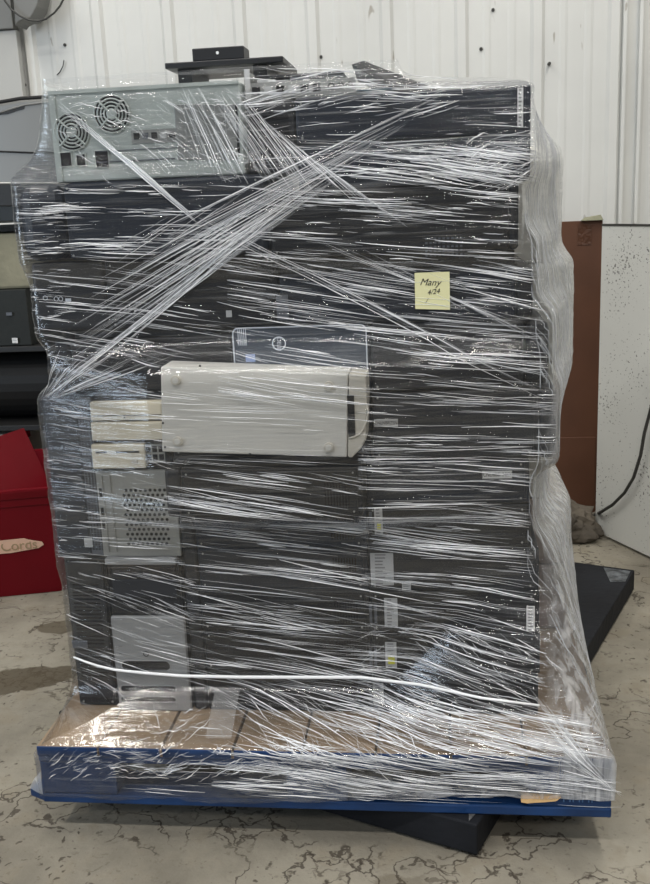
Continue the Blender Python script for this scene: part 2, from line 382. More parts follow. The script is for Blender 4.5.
# ---- rubble block on the floor behind the load
random.seed(4)
def lump(q, c, r, m, n=3, sx=1, sy=1, sz=1, amp=.35):
    import bmesh
    bm = bmesh.new(); bmesh.ops.create_icosphere(bm, subdivisions=n, radius=1)
    vs = []
    for v in bm.verts:
        k = 1+amp*noise.noise(v.co*1.6+Vector(c)*7)+amp*.4*noise.noise(v.co*5+Vector(c)*9)
        vs.append((c[0]+v.co.x*r*sx*k, c[1]+v.co.y*r*sy*k, max(c[2]+v.co.z*r*sz*k, .001)))
    q.add(vs, [tuple(v.index for v in f.verts) for f in bm.faces], m); bm.free()
a = G(573, 546); q = MB(); lump(q, (a[0]-.045, a[1]+.10, .055), .17, STONE, 4, .9, .6, .55, .4)
tag(q.build('concrete_lump', smooth=False), 'brown broken concrete lump on the floor behind the load', 'rubble')
for (px, py, r, lab) in ((602, 527, .026, 'pale crumbled rubble piece beside the concrete lump'), (611, 530, .016, 'small pale rubble piece by the white board corner'),
                         (622, 533, .014, 'tiny pale rubble piece under the white board edge')):
    a = G(px, py); q = MB(); lump(q, (a[0], a[1]-.02, r*.6), r, RAG, 3, 1.1, .8, .9, .7)
    tag(q.build('rubble_piece'), lab, 'rubble')
a = S(570, 512, 2.25); q = MB(); q.box(a[0]-.05, a[0]+.035, 2.2, 2.26, 0, a[2]+.01, WHT)
tag(q.build('offcut_block', bevel=.004), 'small white block at the foot of the brown hardboard panel', 'block')
q = MB()
a = G(560, 552); b = G(650, 585)
# ================================================================ floor scale, pallet
c0 = Vector((.335, -.035, 0)); u = Vector((.376, .926, 0)).normalized(); v = Vector((-.926, .376, 0)).normalized()
Ls, Ws = 1.56, 1.15
t = thing('floor_scale', tuple(c0), 'low dark steel platform scale lying under the blue pallet', 'scale')
def slab(z0, z1, ins):
    return [tuple(c0+u*a+v*b+Vector((0, 0, z))) for z in (z0, z1) for a, b in ((ins, ins), (Ls-ins, ins), (Ls-ins, Ws-ins), (ins, Ws-ins))]
V = slab(0.008, .080, .0); q = MB(); q.hexa(V[:4], V[4:], SCALE); q.build('platform', t, bevel=.004)
for a, b in ((.1, .1), (Ls-.1, .1), (Ls-.1, Ws-.1), (.1, Ws-.1)):
    p = c0+u*a+v*b; q = MB(); q.cyl((p.x, p.y, 0), (p.x, p.y, .012), .04, RUB); q.build('foot', t)
V = [c0+u*(Ls-.02)+v*.01, c0+u*(Ls-.02)+v*.10, c0+u*(Ls-.14)+v*.05, c0+u*(Ls-.12)+v*.006]
q = MB(); q.hexa([(p.x, p.y, .0802) for p in V], [(p.x, p.y, .081) for p in V], mat('scuffed_steel', (.10, .11, .12), .45, .2, .6, 90, .9, 40)); q.build('scuffed_corner', t)
V = [c0+u*.006+v*.02, c0+u*.14+v*.004, c0+u*.13+v*.07]
q = MB(); q.hexa([(p.x, p.y, .0802) for p in V], [(p.x, p.y, .081) for p in V], mat('worn_scale_paint', (.13, .13, .13), .6, .1, .5, 90, .5, 30)); q.build('worn_patch', t)

PX = .61; PD = 1.02
pal = thing('pallet', (0, .5, .082), 'blue painted wooden block pallet carrying the wrapped computers', 'pallet')
xs = [-.61, -.475, -.34, -.325, -.19, -.165, -.03, -.005, .13, .155, .29, .315, .44, .475, .61]
bx = [(-.61, -.475), (-.470, -.336), (-.330, -.18), (-.174, -.03), (-.025, .125), (.130, .28), (.286, .435), (.440, .61)]
for i, (a, b) in enumerate(bx):
    q = MB(); q.box(a, b, .0, PD, .200, .220, TAN); q.box(a, b, -.0035, 0, .199, .2205, BLUEP); q.build('deck_board', pal, bevel=.002)
for yy in (0, PD/2-.05, PD-.1):
    q = MB(); q.box(-.61, .61, yy+.004, yy+.1, .182, .1995, TAN); q.box(-.61, .61, yy, yy+.004, .182, .1985, BLUEP); q.build('stringer', pal, bevel=.002)
    q = MB(); q.box(-.61, .61, yy, yy+.1, .082, .103, BLUEP); q.build('bottom_board', pal, bevel=.003)
    for a, b in ((-.61, -.44), (-.065, .065), (.44, .61)):
        q = MB(); q.box(a, b, yy+.002, yy+.1, .1035, .1815, BLUEP); q.build('block', pal, bevel=.004)
a = S(521, 793, -.003); b = S(561, 803, -.003)
q = MB(); pr = [(a[0], b[2]+.001), (a[0]+.012, b[2]-.001), (a[0]+.05, b[2]+.003), (b[0]-.01, b[2]+.006), (b[0], a[2]-.006), (b[0]-.003, a[2]), (a[0]+.04, a[2]-.004), (a[0], a[2]-.002)]
q.prism_y(pr, -.006, .004, RAWW); q.build('split_wood', pal)
t_ = S(578, 799, -.001); text('HHHI', 'stencil_mark', (t_[0], -.0002, t_[2]), .026, mat('faded_stencil', (.07, .17, .36), .6), pal, thick=.0006)
q = MB(); a = S(33, 797, .03); q.hexa([(a[0], .02, .083), (-.605, .0, .083), (-.605, .06, .083), (a[0]+.005, .05, .083)],
     [(a[0], .02, .100), (-.605, .0, .120), (-.605, .06, .120), (a[0]+.005, .05, .100)], BLUEP); q.build('splintered_corner', pal, bevel=.003)

# ================================================================ COMPUTERS
FY = .165      # plane of the front faces of the front row
D = .42
def sticker(px0, py0, px1, py1, Y, par, m=PAPER, name='sticker', lines=True, vert=False):
    a = S(px0, py0, Y); b = S(px1, py1, Y); x0, x1 = sorted((a[0], b[0])); z0, z1 = sorted((a[2], b[2]))
    q = MB(); q.box(x0, x1, Y-.0015, Y+.0002, z0, z1, m)
    if lines:
        if vert:
            w_ = x1-x0; n = max(3, int((z1-z0)/.007))
            for i in range(n):
                zz = z0+(z1-z0)*(i+.5)/n; q.box(x0+w_*.2, x1-w_*(.2+.3*random.random()), Y-.0018, Y-.0014, zz-.0016, zz+.0016, INKG)
        else:
            for i in range(3):
                zz = z0+(z1-z0)*(i+.7)/3.4; q.box(x0+.002, x1-.002-random.random()*.006, Y-.0018, Y-.0014, zz-.0009, zz+.0009, INKG)
    q.build(name, par)

def computer(name, label, cat, x0, x1, z0, z1, y0=FY, y1=None, m=BLK, bezel=None, bm=CHAR, group=None, lid=True, bez=.035, rnd=.004, screws=True):
    y1 = y1 or y0+D
    t = thing(name, ((x0+x1)/2, (y0+y1)/2, z0), label, cat, group)
    a, b = x0, x1
    if bezel == 'right': b = x1-bez
    if bezel == 'left': a = x0+bez
    q = MB(); q.box(a, b, y0+.002, y1, z0+.0005, z1-.0005, m); q.build('case', t, bevel=rnd)
    if bezel:
        c, d = (x1-bez+.001, x1) if bezel == 'right' else (x0, x0+bez-.001)
        q = MB(); q.box(c, d, y0, y1+.003, z0+.0005, z1-.0005, bm); q.build('front_bezel', t, bevel=max(rnd*2.2, .008), seg=3)
    if lid:
        q = MB(); q.box(a+.006, b-.010, y0, y0+.0025, z0+.007, z1-.007, m); q.build('side_panel', t, bevel=.0012)
    if screws:
        for sx, sz in ((a+.012, z0+.012), (a+.012, z1-.012), (b-.018, z0+.012), (b-.018, z1-.012)):
            q = MB(); q.disc_y(sx, sz, y0-.001, y0+.003, .0022, STEEL, 8); q.build('screw', t)
    return t

G1 = 'computers stacked on the pallet'
# --- lowest six levels: middle and right columns of flat desktops
lv = [.2205, .3185, .4165, .5145, .6125, .7105, .8085]
midl = ['lowest', 'second from the bottom', 'third from the bottom', 'fourth from the bottom', 'fifth from the bottom', 'sixth, directly under the white case']
rgt = [.477, .480, .478, .476, .458, .455]
for i in range(6):
    ms = [BLK, BLK, BLK, BLU, BLU, BLK][i]
    t = computer('desktop_computer', 'black desktop computer in the middle column, %s' % midl[i], 'computer', -.300, .112, lv[i], lv[i+1]-.0008+(.0095 if i == 5 else 0), FY+.004*(i % 2) if i < 5 else .082, m=ms, bezel='left', group=G1)
    q = MB(); z0 = lv[i]+.02
    yv = FY+.004*(i % 2) if i < 5 else .082
    for k in range(9): q.box(.035+k*.006, .038+k*.006, yv-.0012, yv+.001, z0, z0+.055, HOLE)
    q.build('vent_slots', t)
rl = ['lowest of the right column, on the pallet deck', 'second from the bottom of the right column', 'third in the right column, with tall barcode label at its right end',
      'fourth in the right column, below the step in the stack', 'fifth in the right column, two below the long dark case', 'top of the lower right column, with small white serial label']
SX = [(373, 384, 683, 704), (385, 397, 642, 668), (384, 398, 598, 626), (370, 394, 553, 585), (374, 383, 508, 534), None]
for i in range(6):
    t = computer('desktop_computer', 'black desktop computer, %s' % rl[i], 'computer', .114, rgt[i], lv[i], lv[i+1]-.0008, FY, m=[BLK, BLK, BLK, CHAR, BLK, BLU][i], bezel=None, group=G1)
    if SX[i]:
        a, b, c, d = SX[i]; sticker(a, c, b, d, FY-.0005, t, PALE, 'rear_label', True, True)
        if i in (1, 4):
            p = S(a+3, d-11, FY-.002); p2 = S(b-2, d-4, FY-.002); q = MB(); q.box(p[0], p2[0], FY-.0032, FY-.0022, p2[2], p[2], YELL); q.build('yellow_mark', t)
    if i in (0, 1, 2, 4):
        p = S(369, 0+{0: 690, 1: 648, 2: 604, 4: 512}[i], FY); q = MB()
        for k in range(2): q.box(p[0]+k*.011, p[0]+k*.011+.006, FY-.001, FY+.001, p[2]-.045, p[2], DGRY)
        q.build('port_column', t)
    if i == 2:
        sticker(526.5, 606, 534.5, 631, FY-.0008, t, PAPER, 'barcode_label', True, True)
    if i == 5:
        a = S(482, 471, FY); b = S(512, 478, FY); q = MB(); q.box(a[0], b[0], FY-.0018, FY, b[2], a[2], PAPER); lb = q.build('serial_label', t)
        text('JCND680MMKX', 'lettering', ((a[0]+b[0])/2, FY-.0020, (a[2]+b[2])/2), .0125, INK, t, 0, .0002, sx=.72)
    if i == 3:
        sticker(402, 582, 411, 590, FY-.0008, t, PALE, 'small_label')
# --- lower left towers
t = computer('tower_computer', 'black upright tower at the lower left corner of the stack', 'computer', -.578, -.478, .2205, .590, FY+.01, m=BLK, group=G1, lid=False, rnd=.006)
q = MB(); q.box(-.570, -.486, FY+.004, FY+.011, .245, .580, CHAR); q.build('front_bezel', t, bevel=.003)
q = MB()
for k in range(26): q.box(-.560, -.498, FY+.0025, FY+.0045, .30+k*.009, .3035+k*.009, HOLE)
q.build('front_grille', t); sticker(72, 640, 88, 648, FY+.003, t, DGRY, 'badge', False)
# silver fronted tower
t = thing('tower_computer', (-.388, FY+.2, .2205), 'upright tower with silver slotted lower front on the pallet deck', 'computer', G1)
q = MB(); q.box(-.472, -.304, FY+.004, FY+D, .221, .590, BLK); q.build('case', t, bevel=.004)
q = MB(); q.box(-.470, -.308, FY-.004, FY+.006, .457, .588, BLK); q.box(-.462, -.316, FY-.0055, FY-.003, .50, .542, CHAR); q.box(-.462, -.316, FY-.0055, FY-.003, .547, .584, CHAR); q.build('drive_cover', t, bevel=.002)
fa = S(112, 706, FY); fb = S(186, 622, FY)
x0, x1, z0, z1 = -.474, -.303, .2215, .455
q = MB()
slots = [(122, 170, 661, 670.5), (121, 176, 686, 691.5), (121, 176, 697, 702)]
q.box(x0, x1, FY-.010, FY+.004, z0, z1, SILV); q.build('silver_fascia', t, bevel=.005, seg=3)
for a, b, c, d in slots:
    A = S(a, d, FY-.011); B = S(b, c, FY-.011); r = (B[2]-A[2])/2*.98
    q = MB(); q.prism_y(rr(A[0], B[0], A[2], B[2], r), FY-.0112, FY-.009, HOLE)
    P = rr(A[0], B[0], A[2], B[2], r); q.tube([(p[0], FY-.0105, p[1]) for p in P], .0016, SILV, 6, True); q.build('vent_slot', t)
for (a, b) in ((117, 638), (117, 645), (117, 652)):
    p = S(a, b, FY-.01); text('...', 'caption', (p[0]+.008, FY-.0105, p[2]), .012, CHAR, t, thick=.0002)
p = S(146, 654, FY-.011); q = MB(); q.ring_y(p[0], p[2], FY-.0105, .006, .001, CHAR, 14); q.build('power_button', t)
sticker(210, 700, 235, 726, .09, pal, PALE, 'tape_square', False) if False else None
# upper left pair
t = computer('tower_computer', 'dark upright tower with perforated strip, left of the beige drives', 'computer', -.585, -.470, .5905, .962, FY+.004, m=BLU, group=G1, lid=False, rnd=.006)
q = MB(); q.box(-.578, -.506, FY-.001, FY+.005, .60, .955, BLU); q.build('front_bezel', t, bevel=.003)
q = MB(); q.box(-.503, -.472, FY-.002, FY+.005, .60, .955, DGRY)
for k in range(60):
    for j in range(4): q.box(-.500+j*.007, -.4965+j*.007, FY-.0026, FY-.0018, .612+k*.0056, .615+k*.0056, HOLE)
q.build('perforated_strip', t); sticker(84, 538, 93, 547, FY-.003, t, PALE, 'badge', False)
# beige-drive tower
t = thing('tower_computer', (-.388, FY+.2, .5905), 'opened silver tower with beige drives above a perforated metal cage', 'computer', G1)
q = MB(); q.box(-.468, -.304, FY+.006, FY+D, .591, .962, BLK); q.build('case', t, bevel=.003)
def pxbox(a, b, c, d, y0, y1, m, q):
    A = S(a, d, y0); B = S(b, c, y0); q.box(A[0], B[0], y0, y1, A[2], B[2], m); return A, B
q = MB(); A, B = pxbox(91, 162, 401, 421, FY-.014, FY+.006, BEIG, q); dv = q.build('optical_drive', t, bevel=.003)
q = MB(); q.box(A[0]+.006, B[0]-.004, FY-.0155, FY-.0135, A[2]+.012, B[2]-.006, BEIG); q.box(A[0]+.006, B[0]-.004, FY-.0158, FY-.0135, A[2]+.0105, A[2]+.012, CABLE)
q.disc_y((A[0]+B[0])/2-.005, A[2]+.006, FY-.0152, FY-.0135, .0018, INK, 8); q.build('drive_tray', dv)
q = MB(); pxbox(92, 162, 421.5, 441, FY-.014, FY+.006, BEIG, q); q.build('blank_bay_cover', t, bevel=.003)
q = MB(); A, B = pxbox(93, 144, 444, 469, FY-.014, FY+.006, BEIG, q); fd = q.build('floppy_drive', t, bevel=.003)
q = MB(); q.box(A[0]+.010, B[0]-.012, FY-.0150, FY-.0135, (A[2]+B[2])/2+.008, (A[2]+B[2])/2+.012, INK); q.box(A[0]+.035, A[0]+.055, FY-.0160, FY-.0135, (A[2]+B[2])/2+.006, (A[2]+B[2])/2+.014, BEIG2)
q.box(B[0]-.03, B[0]-.018, FY-.0165, FY-.0135, A[2]+.012, A[2]+.020, BEIG2); q.build('disk_slot', t)
q = MB(); A, B = pxbox(145, 164, 444, 463, FY-.006, FY+.006, STEEL, q)
for k in range(3):
    for j in range(2): q.box(A[0]+.005+k*.014, A[0]+.015+k*.014, FY-.0072, FY-.0055, A[2]+.006+j*.018, A[2]+.019+j*.018, HOLE)
q.build('side_bracket', t)
q = MB(); A, B = pxbox(104, 174, 470, 556, FY-.003, FY+.006, STEEL, q)
a = S(128, 545, FY); b = S(172, 487, FY)
for r_ in range(12):
    for c_ in range(9):
        cx = a[0]+.003+(c_+.5*(r_ % 2))*.0108; cz = a[2]+.004+r_*.0112
        q.disc_y(cx, cz, FY-.0038, FY-.0028, .0038, HOLE, 6)
for zz in (.735, .69, .66): q.box(A[0]+.004, A[0]+.010, FY-.0045, FY-.0028, zz, zz+.02, HOLE)
q.box(A[0]+.012, A[0]+.014, FY-.006, FY-.0028, A[2]+.01, B[2]-.01, STEEL); q.box(A[0]+.030, A[0]+.032, FY-.006, FY-.0028, A[2]+.01, B[2]-.01, STEEL)
q.build('perforated_cage', t, )
q = MB(); A, B = pxbox(105, 175, 559, 565.3, FY-.016, FY+.006, SILV, q); q.build('bottom_lip', t, bevel=.002)
# white case
wy = .075
wc = thing('white_computer', (-.1, wy+.04, .832), 'grey-white slim computer case standing on its long edge, feet outward, jutting out mid-stack', 'computer', G1)
P = [S(160.5, 367, wy), S(348, 374, wy), S(347, 457.5, wy), S(162, 452, wy)]
bz = .8095
q = MB(); q.prism_y([(P[3][0], P[3][2]), (P[2][0], P[2][2]), (P[1][0], P[1][2]), (P[0][0], P[0][2])], wy, wy+.084, WHT)
q.build('case', wc, bevel=.003)
# its plastic front at the right end
R = [S(348.6, 374.2, wy), S(366, 376, wy), S(367, 400, wy), S(366, 440, wy), S(360, 450, wy), S(352, 458, wy), S(347.6, 457.7, wy)]
q = MB(); q.prism_y([(p[0], p[2]) for p in R][::-1], wy+.002, wy+.084, BEIG2); q.build('front_bezel', wc, bevel=.003)
q = MB(); A, B = pxbox(348.5, 354, 395, 437, wy+.0005, wy+.003, HOLE, q); q.build('side_slot', wc)
q = MB(); q.tube([S(a, b, wy+.001) for a, b in ((367, 405), (368, 412), (367, 420), (364, 428), (360, 434), (354, 437), (349, 438))], .0022, BEIG2, 8); q.build('handle_arc', wc, smooth=True)
for a, b in ((176, 380), (178, 441), (329, 386), (329, 447)):
    p = S(a, b, wy); q = MB(); q.disc_y(p[0], p[2], wy-.006, wy+.001, .010, BEIG2, 20); q.disc_y(p[0], p[2], wy-.0075, wy-.0055, .0065, WHT, 16); q.build('rubber_foot', wc, bevel=.0015)
for a, b in ((163, 423), (165, 447), (250, 454), (325, 457), (200, 365.9)):
    p = S(a, b, wy); q = MB(); q.disc_y(p[0], p[2], wy-.0012, wy+.001, .0022, INK, 8); q.build('rivet', wc)
# small support blocks under the white case so it lies on the middle column
# row 5 right
t = computer('desktop_computer', 'long dark computer beside the white case, furthest right of the stack', 'computer', .132, .508, .8090, .9545, FY-.004, m=CHAR, bezel='right', bm=CHAR, group=G1)
a = S(374, 419.5, FY-.006); b = S(398, 426.5, FY-.006); q = MB(); q.box(a[0], b[0], FY-.007, FY-.004, b[2], a[2], PALE); q.build('serial_label', t)
text('CNLNBRZSN', 'lettering', ((a[0]+b[0])/2, FY-.0072, (a[2]+b[2])/2), .011, INK, t, 0, .0002, sx=.75)
a = S(474, 437, FY-.005); q = MB(); lump(q, (a[0], FY-.003, a[2]), .007, HOLE, 2, 1.6, .3, .7); q.build('dent', t)
# behind white case, level 5 filler that carries the row above
t = computer('desktop_computer', 'dark computer mostly hidden behind the white case', 'computer', -.300, .128, .8195, .9545, FY, .585, m=BLK, group=G1)
# row 4
t = computer('desktop_computer', 'black computer bridging above the beige drives, left of the white case top', 'computer', -.545, -.150, .9630, 1.080, FY+.012, m=BLK, bezel='left', group=G1)
t = thing('desktop_computer', (-.01, .4, .9555), 'blue-grey fronted computer with round logo, directly above the white case', 'computer', G1)
q = MB(); q.box(-.148, .130, FY+.003, FY+D, .956, 1.098, BLU); q.build('case', t, bevel=.003)
q = MB(); A = S(233, 366, FY-.003); B = S(356, 321, FY-.003); B = (B[0], B[1], min(B[2], 1.0965)); q.prism_y(rr(A[0]+.004, .125, .99, B[2], .012), FY-.004, FY+.004, mat('slate_plastic', (.065, .080, .105), .45, 0, .03, 200, .1)); q.build('front_bezel', t)
q = MB(); q.tube([(p[0], FY-.004, p[1]) for p in rr(A[0]+.004, .125, .995, B[2]-.001, .012)], .0014, BLUES, 6, True); q.build('bezel_outline', t)
q = MB(); L_ = S(279, 343.5, FY-.004); q.ring_y(L_[0], L_[2], FY-.0045, .0135, .0013, BLUES, 32); lg = q.build('logo_ring', t)
text('DELL', 'logo_letters', (L_[0], FY-.0046, L_[2]), .0115, BLUES, t, -90, .0003)
q = MB(); A = S(246, 362, FY-.0045); B = S(255, 354, FY-.0045); q.box(A[0], B[0], FY-.0055, FY-.0035, A[2], B[2], mat('blue_sticker', (.30, .38, .62), .5)); q.build('blue_sticker', t)
for k in range(10):
    pass
q = MB(); A = S(238, 340, FY-.0045)
for k in range(5): q.box(A[0]+k*.004, A[0]+.0015+k*.004, FY-.0046, FY-.0036, A[2]-.012, A[2]+.025, BLUES)
q.build('grille_lines', t)
t = computer('tower_computer', 'black tower lying down with a rounded plastic right end', 'computer', .133, .492, .9555, 1.0975, FY-.010, m=BLK, bezel='right', bm=BLK, group=G1, bez=.05, rnd=.010)
# row 3
t = computer('desktop_computer', 'black computer with a row of front sockets at the left edge', 'computer', -.572, -.052, 1.0990, 1.2445, FY-.004, m=BLK, bezel='left', bm=CHAR, group=G1, bez=.16)
for k, (a, b) in enumerate(((45, 298), (56, 299), (60.5, 299))):
    p = S(a, b, FY-.006); q = MB(); q.ring_y(p[0], p[2], FY-.005, .0045, .0007, BLUES, 14); q.build('audio_socket', t)
p = S(68, 300, FY-.006); q = MB(); q.box(p[0]-.006, p[0]+.006, FY-.0055, FY-.0035, p[2]-.003, p[2]+.003, BLUES); q.build('usb_socket', t)
sticker(226, 310.5, 232, 317, FY-.0055, t, PALE, 'small_label', False)
sticker(276, 295, 289, 320, FY-.0055, t, DGRY, 'tall_label', False)
for a, b in ((133, 287), (135, 311), (137, 337), (142, 347)):
    p = S(a, b, FY-.005); q = MB(); q.disc_y(p[0], p[2], FY-.0058, FY-.0035, .0018, PAPER, 8); q.build('rivet', t)
# filler support between 1.08 and 1.099 on the left
t = computer('optical_drive', 'thin black drive wedged beneath the socketed computer', 'drive', -.50, -.20, 1.0803, 1.0985, FY+.02, FY+.25, m=CHAR, lid=False, screws=False, rnd=.002)
t = computer('desktop_computer', 'black desktop computer carrying the sticky note area, above the rounded tower', 'computer', -.050, .460, 1.0985, 1.2030, FY, m=BLU, bezel='right', bm=BLK, group=G1)
sticker(462, 300, 470, 306, FY-.001, t, DGRY, 'small_label', False)
t = computer('keyboard_tray', 'thin dark slab between two computers under the vented case', 'tray', -.048, .424, 1.2035, 1.2340, FY+.008, m=BLK, group=None, lid=False, screws=False, rnd=.002)
# row 2
t = computer('tower_computer', 'blue-black tower lying flat with a rounded front at the far left', 'computer', -.580, -.064, 1.2450, 1.4015, FY-.024, m=BLU, bezel='left', bm=BLU, group=G1, bez=.10, rnd=.014)
t = computer('tower_computer', 'black tower lying flat with a square vent patch, under the top right pair', 'computer', -.061, .430, 1.2345, 1.3640, FY-.012, m=BLK, bezel='right', bm=BLK, group=G1, bez=.02)
q = MB(); A = S(425, 238, FY-.013)
for i in range(9):
    for j in range(5): q.box(A[0]+i*.0085, A[0]+.005+i*.0085, FY-.0132, FY-.0118, A[2]-.036+j*.008, A[2]-.032+j*.008, DGRY)
q.build('vent_patch', t)
q = MB(); A = S(252, 222, FY-.013)
# row 1 right: two flat desktops
t = computer('desktop_computer', 'dark desktop computer, lower of the top right pair', 'computer', .000, .453, 1.3645, 1.4525, FY, m=BLU, bezel=None, group=G1)
t = computer('desktop_computer', 'dark desktop computer with a tall white serial strip, top right of the stack', 'computer', .000, .453, 1.4530, 1.5410, FY, m=BLU, bezel=None, group=G1)
sticker(517.5, 88, 523, 127, FY-.0008, t, PAPER, 'serial_strip', True, True)
# slim unit between
t = computer('slim_computer', 'slim dark computer squeezed upright between the grey rear and the top right pair', 'computer', -.100, -.004, 1.4025, 1.5400, FY+.006, m=CHAR, group=G1, lid=False)
q = MB()
for k in range(7): q.box(-.090, -.014, FY+.003, FY+.0055, 1.42+k*.014, 1.427+k*.014, HOLE)
q.build('port_slots', t)
# row 1 left: grey rear panel tower
ga, gb, gz0, gz1 = -.492, -.104, 1.4020, 1.5760
t = thing('tower_computer', ((ga+gb)/2, .35, gz0), 'pale grey tower lying on its side, showing fans and slots at top left', 'computer', G1)
gy = FY-.012
q = MB(); q.box(ga, gb, gy, gy+D, gz0, gz1, GALV); q.build('case', t, bevel=.004)
def fan(px, py, r, nm='fan_grille', rings=4, dark=True):
    p = S(px, py, gy); q = MB()
    if dark: q.disc_y(p[0], p[2], gy-.0012, gy+.001, r, HOLE, 32)
    for k in range(rings): q.ring_y(p[0], p[2], gy-.0025, r*(1-.19*k), .0017, GALV, 32)
    if dark: q.disc_y(p[0], p[2], gy-.0035, gy, r*.30, GALV, 18)
    for k in range(4):
        a = math.pi/4+k*math.pi/2; q.tube([(p[0]+math.cos(a)*r*.25, gy-.003, p[2]+math.sin(a)*r*.25), (p[0]+math.cos(a)*r*1.02, gy-.003, p[2]+math.sin(a)*r*1.02)], .0022, GALV, 5)
    q.build(nm, t)
fan(72, 132, .036); fan(112, 114, .036, rings=5)
for (a, b, c, d) in ((60, 71, 152, 167), (77, 85, 154, 166), (96, 108, 150, 168)):
    q = MB(); A, B = pxbox(a, b, c, d, gy-.0015, gy+.001, HOLE, q); x0, x1, z0, z1 = A[0], B[0], A[2], B[2]
    q.tube([(x, gy-.002, z) for x, z in ((x0, z0), (x1, z0), (x1, z1), (x0, z1))], .0014, GALV, 5, True); q.build('power_socket', t)
q = MB(); A, B = pxbox(132, 176, 128, 144, gy-.002, gy+.001, STEEL, q)
for k in range(5): q.box(A[0]+.005+k*.018, A[0]+.017+k*.018, gy-.0032, gy-.0015, A[2]+.008, A[2]+.020, [HOLE, DGRY, HOLE, PALE, HOLE][k])
q.build('port_plate', t)
q = MB(); A, B = pxbox(96, 178, 147, 152, gy-.002, gy+.001, DGRY, q); pxbox(96, 175, 158, 163, gy-.002, gy+.001, DGRY, q); q.build('seam_groove', t)
for k in range(6):
    q = MB(); a = 178+k*10; A, B = pxbox(a, a+6.5, 104, 160, gy-.003, gy+.001, STEEL, q); q.box(B[0], B[0]+.005, gy-.001, gy+.001, A[2]+.01, B[2], HOLE); q.build('slot_cover', t, bevel=.001)
q = MB(); q.box(ga+.002, gb-.002, gy-.004, gy+.001, gz1-.005, gz1+.002, GALV); q.box(ga+.002, ga+.014, gy-.003, gy, gz0+.002, gz1-.006, GALV); q.build('folded_rim', t)
# open chassis with board on top
t = thing('open_chassis', (.09, .4, 1.5415), 'opened computer chassis with exposed circuit board, lying on top of the stack', 'computer part')
oy = FY+.015
q = MB(); q.box(-.100, .200, oy, oy+.38, 1.5416, 1.5440, STEEL); q.box(-.100, .200, oy+.37, oy+.375, 1.544, 1.59, STEEL); q.box(-.100, -.096, oy, oy+.37, 1.544, 1.600, STEEL); q.build('tray', t)
q = MB(); q.box(-.09, .19, oy+.005, oy+.36, 1.548, 1.551, PCB); q.build('circuit_board', t)
q = MB(); q.box(-.095, .120, oy-.001, oy+.001, 1.545, 1.574, STEEL)
for k, mm in enumerate((HOLE, PALE, HOLE, PALE, HOLE, HOLE)): q.box(-.085+k*.024, -.069+k*.024, oy-.002, oy, 1.551, 1.566, mm)
for k in range(3): q.ring_y(.072+k*.018, 1.560, oy-.0015, .0055, .0012, HOLE, 12)
q.build('port_plate', t)
q = MB(); q.box(-.098, -.088, oy-.003, oy, 1.545, 1.600, PALE); q.build('corner_post', t)
random.seed(11)
for k in range(14):
    a = -.085+random.random()*.18; b = oy+.02+random.random()*.2; h = .012+random.random()*.035
    q = MB(); q.box(a, a+.012+random.random()*.03, b, b+.015+random.random()*.03, 1.551, 1.551+h, [PALE, DGRY, HOLE, STEEL, PAPER][k % 5]); q.build('board_component', t)
q = MB(); q.hexa([(.203, oy+.0, 1.5416), (.285, oy+.02, 1.5416), (.285, oy+.33, 1.5416), (.203, oy+.33, 1.5416)], [(.110, oy+.02, 1.600), (.135, oy+.02, 1.606), (.135, oy+.3, 1.606), (.10, oy+.3, 1.600)], BLK); q.build('bent_cover', t, bevel=.002)
q = MB(); q.box(-.09, .09, oy+.06, oy+.15, 1.588, 1.594, BLK); q.build('drive_lid', t, bevel=.001)
# black bracket plate on the far side of the top
ky = .34
A = S(165, 69, ky); B = S(283, 61, ky)
t = thing('mounting_bracket', ((A[0]+B[0])/2, ky+.1, gz1+.01), 'black metal plate with an upstanding flange on top of the stack', 'bracket')
q = MB(); q.box(A[0], B[0], ky, ky+.22, A[2], A[2]+.012, BLK); q.build('plate', t, bevel=.002)
C = S(192, 60, ky); E_ = S(243, 45, ky)
q = MB(); q.box(C[0], E_[0], ky+.005, ky+.07, A[2]+.012, E_[2], BLK); q.build('flange', t, bevel=.002)
q = MB(); p = S(217, 52.5, ky); q.disc_y(p[0], p[2], ky+.003, ky+.006, .0032, PAPER, 12); q.build('screw', t)
q = MB(); q.box(A[0]+.02, A[0]+.05, ky+.03, ky+.2, gz1+.0008, A[2], BLK); q.box(B[0]-.07, B[0]-.04, ky+.03, ky+.2, gz1+.0008, A[2], BLK); q.build('support_rail', t)

# --- back row: pale cases whose right sides stick out beyond the front row
BY0 = .62
def backcase(name, label, x0, x1, z0, z1, m, cat='computer', bm=None):
    t = computer(name, label, cat, x0, x1, z0, z1, BY0, 1.0, m=m, bezel='right', bm=bm or m, group='pale cases in the back row', lid=True, rnd=.006); return t
hp = [(.2205, .40, .600, PINK, 'dusty pink carton at the bottom of the back row, right side', 'carton', 'carton'),
      (.4005, .58, .590, PINK, 'dusty pink carton second from bottom in the back row', 'carton', 'carton'),
      (.5805, .76, .540, CARD, 'pale case third up in the back row, behind the right column', 'back_row_computer', 'computer'),
      (.7605, .93, .555, WHT2, 'pale case fourth up in the back row, behind the long dark computer', 'back_row_computer', 'computer'),
      (.9305, 1.175, .592, WHT2, 'tall white case in the back row bulging past the right side', 'back_row_computer', 'computer'),
      (1.1755, 1.42, .562, CARD, 'pale case topmost in the back row, behind the vented tower', 'back_row_computer', 'computer')]
